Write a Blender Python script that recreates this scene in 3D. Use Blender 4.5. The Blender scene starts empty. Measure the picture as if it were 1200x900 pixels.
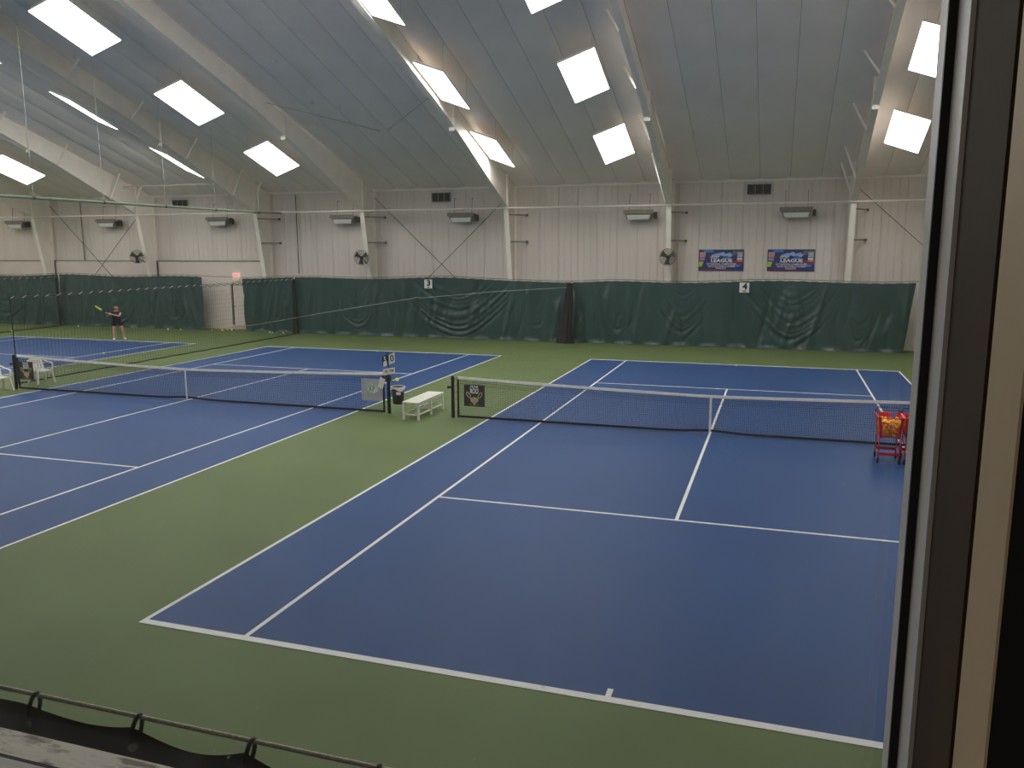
import bpy, bmesh, math, random
from mathutils import Vector, Matrix
import numpy as np
random.seed(7)
S = bpy.context.scene
COL = S.collection
PI = math.pi
# ------------------------------------------------------------------ camera, world, exposure
cam_d = bpy.data.cameras.new('camera'); cam = bpy.data.objects.new('camera', cam_d); COL.objects.link(cam)
CAM = Vector((1.38507, -18.95156, 4.25820)); YAW, PITCH, ROLL, FPX = 0.316232, -0.164832, -0.00303, 955.4958
cy, sy, cp, sp = math.cos(YAW), math.sin(YAW), math.cos(PITCH), math.sin(PITCH)
fw = Vector((-sy*cp, cy*cp, sp)); r0 = Vector((cy, sy, 0)); u0 = r0.cross(fw)
rt = r0*math.cos(ROLL) + u0*math.sin(ROLL); up = -r0*math.sin(ROLL) + u0*math.cos(ROLL)
cam.matrix_world = Matrix(((rt.x, up.x, -fw.x, CAM.x), (rt.y, up.y, -fw.y, CAM.y), (rt.z, up.z, -fw.z, CAM.z), (0, 0, 0, 1)))
cam_d.sensor_width = 36; cam_d.lens = FPX/1200*36; cam_d.clip_start = 0.02; cam_d.clip_end = 300
S.camera = cam
W = bpy.data.worlds.new('world'); S.world = W; W.use_nodes = True
W.node_tree.nodes['Background'].inputs[0].default_value = (0.9, 0.8, 0.7, 1)
W.node_tree.nodes['Background'].inputs[1].default_value = 0.11      # warm ambient fill added in place of lobby lamps, brightens the window frame
S.view_settings.view_transform = 'Standard'; S.view_settings.look = 'None'
S.view_settings.gamma = 1.0; S.view_settings.use_curve_mapping = False
S.view_settings.exposure = 0.0
LED = 16.5                                                             # strength of the ceiling light panels
S.cycles.max_bounces = 12; S.cycles.diffuse_bounces = 10; S.cycles.transparent_max_bounces = 16
S.cycles.caustics_reflective = False; S.cycles.caustics_refractive = False
S.cycles.sample_clamp_indirect = 4.0

# ------------------------------------------------------------------ materials
def srgb(r, g, b):
    f = lambda c: (c/255/12.92) if c/255 <= 0.04045 else ((c/255+0.055)/1.055)**2.4
    return (f(r), f(g), f(b), 1)
MATS = {}
def mat(name, col, rough=0.6, metal=0.0, noise=0.0, nscale=5.0, bump=0.0, bscale=60.0, spec=0.5, stretch=(1, 1, 1), col2=None, ramp=(0.4, 0.65)):
    if name in MATS: return MATS[name]
    m = bpy.data.materials.new(name); m.use_nodes = True; nt = m.node_tree; N = nt.nodes; L = nt.links
    b = N['Principled BSDF']; b.inputs['Base Color'].default_value = col
    b.inputs['Roughness'].default_value = rough; b.inputs['Metallic'].default_value = metal
    b.inputs['Specular IOR Level'].default_value = spec
    if noise > 0 or bump > 0 or col2:
        tc = N.new('ShaderNodeTexCoord'); mp = N.new('ShaderNodeMapping'); mp.inputs['Scale'].default_value = stretch
        L.new(tc.outputs['Object'], mp.inputs['Vector'])
    if noise > 0 or col2:
        nz = N.new('ShaderNodeTexNoise'); nz.inputs['Scale'].default_value = nscale; nz.inputs['Detail'].default_value = 5
        nz.inputs['Roughness'].default_value = 0.6
        L.new(mp.outputs['Vector'], nz.inputs['Vector'])
        mx = N.new('ShaderNodeMix'); mx.data_type = 'RGBA'
        mr = N.new('ShaderNodeMapRange'); mr.inputs['From Min'].default_value = ramp[0]; mr.inputs['From Max'].default_value = ramp[1]
        L.new(nz.outputs['Fac'], mr.inputs['Value']); L.new(mr.outputs['Result'], mx.inputs['Factor'])
        c2 = col2 if col2 else tuple(min(1, c*(1+noise)) for c in col[:3])+(1,)
        c1 = col if col2 else tuple(c*(1-noise) for c in col[:3])+(1,)
        mx.inputs['A'].default_value = c1; mx.inputs['B'].default_value = c2
        L.new(mx.outputs['Result'], b.inputs['Base Color'])
    if bump > 0:
        nb = N.new('ShaderNodeTexNoise'); nb.inputs['Scale'].default_value = bscale; nb.inputs['Detail'].default_value = 3
        L.new(mp.outputs['Vector'], nb.inputs['Vector'])
        bp = N.new('ShaderNodeBump'); bp.inputs['Strength'].default_value = bump; bp.inputs['Distance'].default_value = 0.01
        L.new(nb.outputs['Fac'], bp.inputs['Height']); L.new(bp.outputs['Normal'], b.inputs['Normal'])
    MATS[name] = m; return m
def emis(name, col, s):
    m = bpy.data.materials.new(name); m.use_nodes = True; b = m.node_tree.nodes['Principled BSDF']
    b.inputs['Base Color'].default_value = col; b.inputs['Emission Color'].default_value = col; b.inputs['Emission Strength'].default_value = s
    MATS[name] = m; return m
GREEN = mat('green_acrylic', srgb(98, 115, 70), 0.6, noise=0.07, nscale=0.5, bump=0.05, bscale=220, spec=0.22)
BLUE = mat('blue_acrylic', srgb(40, 74, 124), 0.55, noise=0.05, nscale=0.45, bump=0.05, bscale=220, spec=0.22)
LINE = mat('white_line_paint', srgb(232, 232, 228), 0.6, noise=0.03, nscale=3)
WALL = mat('wall_steel', srgb(223, 214, 205), 0.55, noise=0.03, nscale=0.6, stretch=(1, 1, 0.25), spec=0.3)
BASEW = mat('wall_block', srgb(226, 214, 204), 0.7, noise=0.04, nscale=1.2)
CEIL = mat('ceiling_liner', srgb(252, 241, 236), 0.6, noise=0.035, nscale=0.5, spec=0.25)
CEILD = mat('ceiling_void', srgb(60, 62, 62), 0.9)
STEEL = mat('cream_steel', srgb(242, 235, 224), 0.5, noise=0.04, nscale=2.0, spec=0.3)
GALV = mat('galvanised', srgb(170, 168, 160), 0.45, 0.4, noise=0.1, nscale=8)
PIPEW = mat('pale_pipe', srgb(240, 236, 228), 0.45, noise=0.04, nscale=6)
PIPEG = mat('green_pipe', srgb(128, 146, 122), 0.5, noise=0.08, nscale=4)
CURT = mat('curtain_vinyl', srgb(50, 76, 73), 0.36, noise=0.06, nscale=1.5, bump=0.05, bscale=5, spec=0.5)
CURTN = mat('near_curtain_vinyl', srgb(38, 48, 46), 0.5, noise=0.12, nscale=3, bump=0.2, bscale=12)
NETB = mat('black_netting', srgb(32, 30, 31), 0.8, noise=0.15, nscale=12)
BLACK = mat('black_paint', srgb(22, 22, 24), 0.5, noise=0.1, nscale=9)
TAPEB = mat('black_tape', srgb(28, 28, 32), 0.7, noise=0.1, nscale=9)
TAPEW = mat('white_headband', srgb(248, 243, 234), 0.7, noise=0.06, nscale=7)
WPLAS = mat('white_plastic', srgb(238, 236, 226), 0.4, noise=0.03, nscale=6)
GREYB = mat('grey_vinyl', srgb(186, 186, 194), 0.6, noise=0.1, nscale=5, stretch=(1, 1, 1))
CHARC = mat('charcoal_vinyl', srgb(56, 54, 54), 0.6, noise=0.08, nscale=5)
REDM = mat('red_enamel', srgb(214, 34, 48), 0.4, noise=0.08, nscale=12)
RUB = mat('rubber', srgb(30, 30, 30), 0.8, noise=0.1, nscale=20)
YEL = mat('ball_felt', srgb(238, 248, 104), 0.9, noise=0.08, nscale=40)
ORA = mat('orange_ball_felt', srgb(255, 140, 60), 0.9, noise=0.08, nscale=40)
YOR = mat('amber_ball_felt', srgb(255, 222, 96), 0.9, noise=0.08, nscale=40)
LEDM = emis('led_diffuser', (1, 0.985, 0.96, 1), LED)
DARKM = mat('dark_metal', srgb(66, 62, 58), 0.5, 0.2, noise=0.1, nscale=9)
HOOD = mat('heater_hood', srgb(140, 134, 126), 0.5, 0.2, noise=0.1, nscale=6)
LENS = mat('heater_panel', srgb(235, 235, 228), 0.5, noise=0.03, nscale=6)
PAPER = mat('white_card', srgb(232, 232, 228), 0.6, noise=0.03, nscale=9)
INK = mat('black_ink', srgb(20, 20, 24), 0.6, noise=0.05, nscale=9)
INKW = mat('white_ink', srgb(240, 240, 240), 0.6, noise=0.02, nscale=9)
NAVY = mat('banner_navy', srgb(44, 50, 110), 0.55, noise=0.1, nscale=3)
SKYB = mat('banner_blue', srgb(70, 130, 200), 0.55, noise=0.12, nscale=6)
PALEB = mat('banner_pale_blue', srgb(150, 186, 230), 0.55, noise=0.12, nscale=9)
LIME = mat('banner_lime', srgb(186, 212, 66), 0.55, noise=0.05, nscale=9)
CORAL = mat('banner_coral', srgb(226, 140, 120), 0.55, noise=0.1, nscale=9)
CRIM = mat('banner_crimson', srgb(150, 40, 66), 0.55, noise=0.1, nscale=9)
TAN = mat('emblem_tan', srgb(196, 176, 136), 0.6, noise=0.08, nscale=14)
GREENP = mat('print_green', srgb(96, 150, 70), 0.6, noise=0.05, nscale=9)
EXITW = emis('exit_face', srgb(255, 225, 220), 0.35)
EXITR = emis('exit_letters', srgb(255, 60, 60), 0.8)
ALU = mat('aluminium_frame', srgb(236, 232, 228), 0.45, 0.0, noise=0.05, nscale=5, stretch=(1, 1, 0.2))
BRONZE = mat('bronze_jamb', srgb(80, 66, 50), 0.75, spec=0.15, noise=0.12, nscale=6, stretch=(1, 1, 0.3))
TANW = mat('tan_casing', srgb(214, 190, 150), 0.6, noise=0.06, nscale=7, stretch=(1, 1, 0.3))
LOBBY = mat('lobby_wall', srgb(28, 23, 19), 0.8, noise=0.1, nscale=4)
SILL = mat('stained_sill', srgb(244, 236, 222), 0.75, nscale=16, col2=srgb(150, 140, 124), ramp=(0.52, 0.64), bump=0.2, bscale=60, spec=0.3, stretch=(1, 2.2, 1))
GASK = mat('gasket', srgb(14, 14, 17), 0.5, noise=0.1, nscale=9)
ROPE = mat('rope', srgb(236, 228, 200), 0.8, noise=0.2, nscale=90)
CORD = mat('white_cord', srgb(200, 206, 200), 0.7, noise=0.1, nscale=20)
CABLE = mat('dark_cable', srgb(52, 56, 54), 0.6, noise=0.1, nscale=20)
SKIN = mat('skin', srgb(212, 160, 134), 0.6, noise=0.04, nscale=12)
HAIR = mat('brown_hair', srgb(84, 54, 40), 0.7, noise=0.2, nscale=30)
CLOTH = mat('black_sportswear', srgb(30, 34, 38), 0.8, noise=0.1, nscale=14)
SHOE = mat('white_shoe', srgb(226, 224, 222), 0.6, noise=0.05, nscale=20)
BAG = mat('bin_liner', srgb(228, 218, 220), 0.4, noise=0.08, nscale=24, bump=0.3, bscale=30)
TAPEBLUE = mat('blue_tape', srgb(50, 70, 130), 0.5, noise=0.06, nscale=7)
# window glass: clear pane with a thin film of dust
def glass_mat():
    m = bpy.data.materials.new('dusty_glass'); m.use_nodes = True; nt = m.node_tree; N = nt.nodes; L = nt.links
    for n in list(N): N.remove(n)
    out = N.new('ShaderNodeOutputMaterial'); tr = N.new('ShaderNodeBsdfTransparent'); gl = N.new('ShaderNodeBsdfGlossy')
    gl.inputs['Roughness'].default_value = 0.02
    lw = N.new('ShaderNodeLayerWeight'); lw.inputs['Blend'].default_value = 0.5
    pw = N.new('ShaderNodeMath'); pw.operation = 'POWER'; pw.inputs[1].default_value = 5.0; L.new(lw.outputs['Facing'], pw.inputs[0])
    fr = N.new('ShaderNodeMath'); fr.operation = 'MULTIPLY_ADD'; fr.inputs[1].default_value = 0.9; fr.inputs[2].default_value = 0.03; L.new(pw.outputs[0], fr.inputs[0])
    m1 = N.new('ShaderNodeMixShader'); L.new(fr.outputs[0], m1.inputs[0]); L.new(tr.outputs[0], m1.inputs[1]); L.new(gl.outputs[0], m1.inputs[2])
    dust = N.new('ShaderNodeBsdfTranslucent'); dust.inputs['Color'].default_value = (0.8, 0.8, 0.78, 1)
    tc = N.new('ShaderNodeTexCoord'); nz = N.new('ShaderNodeTexNoise'); nz.inputs['Scale'].default_value = 9; nz.inputs['Detail'].default_value = 8
    mp = N.new('ShaderNodeMapping'); mp.inputs['Scale'].default_value = (2.2, 1, 0.8); L.new(tc.outputs['Object'], mp.inputs[0]); L.new(mp.outputs[0], nz.inputs['Vector'])
    mr = N.new('ShaderNodeMapRange'); mr.inputs['From Min'].default_value = 0.42; mr.inputs['From Max'].default_value = 0.85
    mr.inputs['To Min'].default_value = 0.005; mr.inputs['To Max'].default_value = 0.028
    L.new(nz.outputs['Fac'], mr.inputs['Value'])
    # specks and fingerprints
    vo = N.new('ShaderNodeTexVoronoi'); vo.inputs['Scale'].default_value = 34; L.new(tc.outputs['Object'], vo.inputs['Vector'])
    ms = N.new('ShaderNodeMapRange'); ms.inputs['From Min'].default_value = 0.0; ms.inputs['From Max'].default_value = 0.1
    ms.inputs['To Min'].default_value = 0.25; ms.inputs['To Max'].default_value = 0.0
    L.new(vo.outputs['Distance'], ms.inputs['Value'])
    ns = N.new('ShaderNodeTexNoise'); ns.inputs['Scale'].default_value = 6.0; L.new(tc.outputs['Object'], ns.inputs['Vector'])
    gt = N.new('ShaderNodeMapRange'); gt.inputs['From Min'].default_value = 0.58; gt.inputs['From Max'].default_value = 0.66; L.new(ns.outputs['Fac'], gt.inputs['Value'])
    mu = N.new('ShaderNodeMath'); mu.operation = 'MULTIPLY'; L.new(ms.outputs[0], mu.inputs[0]); L.new(gt.outputs[0], mu.inputs[1])
    ad = N.new('ShaderNodeMath'); ad.operation = 'ADD'; L.new(mr.outputs[0], ad.inputs[0]); L.new(mu.outputs[0], ad.inputs[1])
    m2 = N.new('ShaderNodeMixShader'); L.new(ad.outputs[0], m2.inputs[0]); L.new(m1.outputs[0], m2.inputs[1]); L.new(dust.outputs[0], m2.inputs[2])
    L.new(m2.outputs[0], out.inputs['Surface']); return m
GLASS = glass_mat()

# ------------------------------------------------------------------ mesh helpers
class MB:
    def __init__(s): s.v = []; s.f = []
    def add(s, vs, fs):
        o = len(s.v); s.v += [tuple(v) for v in vs]; s.f += [tuple(i+o for i in f) for f in fs]; return s
    def box(s, x0, x1, y0, y1, z0, z1):
        return s.add([(x0, y0, z0), (x1, y0, z0), (x1, y1, z0), (x0, y1, z0), (x0, y0, z1), (x1, y0, z1), (x1, y1, z1), (x0, y1, z1)],
                     [(0, 3, 2, 1), (4, 5, 6, 7), (0, 1, 5, 4), (1, 2, 6, 5), (2, 3, 7, 6), (3, 0, 4, 7)])
    def hexa(s, b, t):        # bottom ring of four, top ring of four
        return s.add(list(b)+list(t), [(0, 3, 2, 1), (4, 5, 6, 7), (0, 1, 5, 4), (1, 2, 6, 5), (2, 3, 7, 6), (3, 0, 4, 7)])
    def tube(s, pts, r, n=8, cap=True):
        pts = [Vector(p) for p in pts]; rr = r if isinstance(r, (list, tuple)) else [r]*len(pts); base = len(s.v); rings = []
        ref = None
        for i, p in enumerate(pts):
            t = (pts[min(i+1, len(pts)-1)]-pts[max(i-1, 0)]).normalized()
            if ref is None: ref = Vector((0, 0, 1)) if abs(t.z) < 0.9 else Vector((1, 0, 0))
            a = t.cross(ref)
            if a.length < 1e-4: a = t.cross(Vector((0.3, 1, 0.2)))
            a.normalize(); b = t.cross(a).normalized(); ref = -b if False else ref
            rings.append([p+(a*math.cos(2*PI*k/n)+b*math.sin(2*PI*k/n))*rr[i] for k in range(n)])
        for g in rings: s.v += [tuple(v) for v in g]
        for i in range(len(pts)-1):
            for k in range(n):
                a0 = base+i*n+k; a1 = base+i*n+(k+1) % n
                s.f.append((a0, a0+n, a1+n, a1))
        if cap:
            s.f.append(tuple(base+k for k in range(n))); s.f.append(tuple(base+(len(pts)-1)*n+k for k in reversed(range(n))))
        return s
    def bar(s, p, q, w, h, upv=(0, 0, 1)):
        p = Vector(p); q = Vector(q); t = (q-p).normalized(); u = Vector(upv)
        a = t.cross(u)
        if a.length < 1e-3: a = t.cross(Vector((0, 1, 0)))
        a.normalize(); b = a.cross(t).normalized()
        ring = lambda c: [c-a*w/2-b*h/2, c+a*w/2-b*h/2, c+a*w/2+b*h/2, c-a*w/2+b*h/2]
        return s.hexa(ring(p), ring(q))
    def prism(s, poly, d):    # planar polygon (list of 3-vectors) pushed along d
        n = len(poly); d = Vector(d); a = [Vector(p) for p in poly]
        return s.add(a+[p+d for p in a], [tuple(reversed(range(n))), tuple(range(n, 2*n))]+[(i, (i+1) % n, n+(i+1) % n, n+i) for i in range(n)])
    def lathe(s, prof, n=16, c=(0, 0, 0)):
        base = len(s.v)
        for r, z in prof:
            for k in range(n): s.v.append((c[0]+r*math.cos(2*PI*k/n), c[1]+r*math.sin(2*PI*k/n), c[2]+z))
        for i in range(len(prof)-1):
            for k in range(n):
                s.f.append((base+i*n+k, base+i*n+(k+1) % n, base+(i+1)*n+(k+1) % n, base+(i+1)*n+k))
        return s
    def grid(s, nu, nv, fn):
        base = len(s.v)
        for j in range(nv+1):
            for i in range(nu+1): s.v.append(tuple(fn(i/nu, j/nv)))
        for j in range(nv):
            for i in range(nu):
                a = base+j*(nu+1)+i; s.f.append((a, a+1, a+nu+2, a+nu+1))
        return s
    def xf(s, M):
        s.v = [tuple(M @ Vector(v)) for v in s.v]; return s
    def mesh(s, name, m, smooth=False):
        me = bpy.data.meshes.new(name); me.from_pydata(s.v, [], s.f); me.materials.append(m)
        bm = bmesh.new(); bm.from_mesh(me); bmesh.ops.recalc_face_normals(bm, faces=bm.faces); bm.to_mesh(me); bm.free()
        if smooth: me.polygons.foreach_set('use_smooth', [True]*len(me.polygons))
        me.update(); return me
    def build(s, name, m, parent=None, smooth=False):
        return link(name, s.mesh(name, m, smooth), parent)
def link(name, me, parent=None, loc=None):
    o = bpy.data.objects.new(name, me); COL.objects.link(o)
    if parent is not None: o.parent = parent
    if loc is not None: o.location = loc
    return o
def tag(o, label=None, cat=None, group=None, kind=None):
    if label: o['label'] = label
    if cat: o['category'] = cat
    if group: o['group'] = group
    if kind: o['kind'] = kind
    return o
def thing(name, label, cat, loc=(0, 0, 0), rz=0.0, group=None):
    o = bpy.data.objects.new(name, None); COL.objects.link(o); o.location = loc; o.rotation_euler = (0, 0, rz)
    o.empty_display_size = 0.1
    return tag(o, label, cat, group)
def dup(root, loc, rz, label, group=None):
    r = root.copy(); COL.objects.link(r); r.location = loc; r.rotation_euler = (0, 0, rz); r['label'] = label
    if group: r['group'] = group
    for ch in list(root.children):
        c = ch.copy(); COL.objects.link(c); c.parent = r
        for g in ch.children:
            d = g.copy(); COL.objects.link(d); d.parent = c
    return r
def bevel_mesh(me, w, seg=1):
    bm = bmesh.new(); bm.from_mesh(me)
    bmesh.ops.bevel(bm, geom=list(bm.edges), offset=w, segments=seg, profile=0.5, affect='EDGES'); bm.to_mesh(me); bm.free(); return me
def text_mesh(name, s, size, m, extrude=0.001, width=None, bold=0.014):
    cu = bpy.data.curves.new(name, 'FONT'); cu.body = s; cu.size = size; cu.extrude = extrude; cu.offset = size*bold; cu.align_x = 'CENTER'; cu.align_y = 'CENTER'; cu.resolution_u = 3
    o = bpy.data.objects.new(name, cu); COL.objects.link(o)
    me = bpy.data.meshes.new_from_object(o.evaluated_get(bpy.context.evaluated_depsgraph_get()))
    bpy.data.objects.remove(o); bpy.data.curves.remove(cu)
    if width and len(me.vertices):
        xs = [v.co.x for v in me.vertices]; k = width/(max(xs)-min(xs))
        for v in me.vertices: v.co.x *= k
    me.materials.clear(); me.materials.append(m); me.name = name; return me
def put_text(s, size, m, loc, parent, rz=0.0, width=None, name='lettering', bold=0.014):
    me = text_mesh(name, s, size, m, width=width, bold=bold)
    o = link(name, me, parent); o.rotation_euler = (PI/2, 0, rz); o.location = loc; return o

# ------------------------------------------------------------------ dimensions of the hall
XL, XR, YB, YF = -46.0, 11.4, 18.2, -18.25
EAVE, SLOPE, RIDGE = 7.1, 1/3, 0.0
def zc(y): return EAVE + (YB-abs(y))*SLOPE                            # underside of the roof liner
FRAMES = [-38.6, -31.35, -24.0, -17.95, -10.62, -3.3, 4.02]
COURTS = [('right', 0.0), ('middle', -14.606), ('left', -29.4)]

# ------------------------------------------------------------------ setting: floor, courts, lines
fl = MB().box(XL-0.3, XR+0.3, YF-0.2, YB+0.3, -0.2, 0.0).build('floor', GREEN); fl['kind'] = 'structure'
def court(cx):
    c = MB().box(cx-5.485, cx+5.485, -11.885, 11.885, 0.0005, 0.003).build('court_surface', BLUE, fl)
    def ln(x0, x1, y0, y1):
        MB().box(cx+x0, cx+x1, y0, y1, 0.003, 0.0055).build('court_line', LINE, c)
    w = 0.055
    for s in (-1, 1):
        a, b = sorted((s*5.485, s*(5.485-w))); ln(a, b, -11.785, 11.785)
        a, b = sorted((s*4.115, s*(4.115-w))); ln(a, b, -11.785, 11.785)
        a, b = sorted((s*6.40, s*(6.40-w))); ln(-4.06, 4.06, a, b)
        a, b = sorted((s*11.885, s*11.785)); ln(-5.485, 5.485, a, b)
        a, b = sorted((s*11.785, s*11.64)); ln(-0.028, 0.028, a, b)
    ln(-0.0275, 0.0275, -6.345, 6.345)
for nm, cx in COURTS: court(cx)

# ------------------------------------------------------------------ setting: walls
wb = MB().box(XL-0.3, XR+0.3, YB+0.06, YB+0.3, 0, EAVE+0.3).build('wall_back', WALL); wb['kind'] = 'structure'
SW = 0.914
prof = [(0.006, 0), (0.03, -0.022), (0.06, -0.022), (0.085, 0), (0.30, 0), (0.312, -0.012), (0.335, -0.012), (0.347, 0), (0.61, 0), (0.622, -0.012), (0.645, -0.012), (0.657, 0), (SW-0.006, 0)]
def sheet_mesh(z0, z1):
    m = MB(); n = len(prof)
    pts = [(x, d) for x, d in prof]
    m.v = [(x, d, z0) for x, d in pts]+[(x, d, z1) for x, d in pts]
    m.f = [(i, i+1, n+i+1, n+i) for i in range(n-1)]
    m.f += [(0, n, 2*n, 2*n)[:2]+(n,) if False else (0, n-1, n-1, 0)[:2]+(n,) for _ in ()]
    return m.mesh('panel', WALL)
sh_full, sh_top = sheet_mesh(0.0, EAVE+0.12), sheet_mesh(3.66, EAVE+0.12)
x = XL
while x < XR-0.2:
    link('panel', sh_top if x < -24.4 else sh_full, wb, (x, YB+0.045, 0)); x += SW
MB().box(XL, -24.35, YB-0.05, YB+0.06, 0, 3.6).build('base_wall', BASEW, wb)
MB().box(XL, -24.35, YB-0.075, YB+0.06, 3.61, 3.65).build('ledge', HOOD, wb)
wl = MB().box(XL-0.25, XL, YF, YB+0.06, 0, 13.6).build('wall_left', WALL); wl['kind'] = 'structure'
wr = MB().box(XR, XR+0.25, YF, YB+0.06, 0, 13.6).build('wall_right', WALL); wr['kind'] = 'structure'
# near wall with the lobby window the photograph is taken through
WX0, WX1, WZ0, WZ1 = -0.7, 1.494, 3.6, 5.7
wf = MB()
wf.box(XL-0.25, WX0, -18.472, YF+0.02, 0, EAVE+0.3); wf.box(1.575, XR+0.25, -18.472, YF+0.02, 0, EAVE+0.3)
wf.box(WX0, 1.575, -18.472, YF+0.02, 0, 3.44); wf.box(WX0, 1.575, -18.472, YF+0.02, WZ1+0.08, EAVE+0.3)
wf = wf.build('wall_front', LOBBY); wf['kind'] = 'structure'

# window
win = thing('window_1', None, None); win['kind'] = 'structure'
MB().hexa([(WX0, -18.228, 3.5), (1.575, -18.228, 3.5), (1.575, -18.166, 3.5), (WX0, -18.166, 3.5)], [(WX0, -18.228, 3.602), (1.575, -18.228, 3.602), (1.575, -18.166, 3.588), (WX0, -18.166, 3.588)]).build('window_sill', SILL, win)['label'] = 'stained pale outer sill'
MB().box(1.4962, 1.56, -18.2245, -18.19, 3.6, WZ1).build('outer_reveal', ALU, win)
g = MB().box(1.4957, 1.56, -18.2295, -18.2245, 3.6, WZ1); g.box(WX0, 1.56, -18.2355, -18.2285, 3.56, 3.603)
g.build('gasket', GASK, win)
MB().box(1.5025, 1.57, -18.2765, -18.2295, 3.6, WZ1).build('window_frame', ALU, win)
MB().box(WX0, 1.5025, -18.30, -18.2365, 3.5, 3.605).build('frame_rail', ALU, win)
MB().box(1.506, 1.57, -18.397, -18.2765, 3.5, WZ1).build('jamb', BRONZE, win)
MB().box(1.53, 1.57, -18.407, -18.397, 3.5, WZ1).build('groove', GASK, win)
MB().box(1.506, 1.5075, -18.476, -18.407, 3.5, WZ1).build('casing', TANW, win)
MB().box(1.5075, 1.575, -18.475, -18.407, 3.44, WZ1).build('wall_edge', LOBBY, win)
MB().box(WX0, 1.506, -18.4735, -18.3005, 3.44, 3.5).build('stool', TANW, win)
MB().box(WX0, 1.575, -18.47, -18.19, WZ1, WZ1+0.08).build('head_frame', ALU, win)
MB().box(WX0-0.06, WX0, -18.47, -18.19, 3.5, WZ1).build('side_frame', ALU, win)
MB().box(WX0, 1.4975, -18.2275, -18.2255, 3.601, WZ1).build('pane', GLASS, win)

# ceiling: dark void board with one liner strip per object, sagging between the purlins
cb = MB()
for s in (1, -1):
    y0, y1 = 0.0, s*(YB+0.25)
    ya, yb = min(y0, y1), max(y0, y1)
    cb.hexa([(XL-.25, ya, zc(ya)+0.12), (XR+.25, ya, zc(ya)+0.12), (XR+.25, yb, zc(yb)+0.12), (XL-.25, yb, zc(yb)+0.12)],
            [(XL-.25, ya, zc(ya)+0.25), (XR+.25, ya, zc(ya)+0.25), (XR+.25, yb, zc(yb)+0.25), (XL-.25, yb, zc(yb)+0.25)])
ce = cb.build('ceiling', CEILD); ce['kind'] = 'structure'
PUR = 1.545
def strip(w, sgn):
    m = MB(); nv = 44
    def f(u, v):
        y = v*(YB+0.06); e = abs(2*u-1)
        ph = ((YB-1.3-y)/PUR) % 1.0
        sag = 0.06*math.sin(PI*ph)**0.7*(1-0.8*e**4) + 0.03*e**10*0
        return (0.004+u*(w-0.008), sgn*y, zc(y)+0.045-sag+0.03*(e**8))
    m.grid(6, nv, f); return m.mesh('panel', CEIL, True)
bays = [XL]+FRAMES+[XR]
for a, b in zip(bays[:-1], bays[1:]):
    n = max(1, round((b-a)/1.22)); w = (b-a)/n
    for s in (1, -1):
        me = strip(w, s)
        for k in range(n): link('panel', me, ce, (a+k*w, 0, 0))
t = MB().box(XL, XR, YB-0.03, YB+0.05, EAVE-0.05, EAVE+0.06).build('trim_1', PIPEW); t['kind'] = 'structure'

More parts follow.
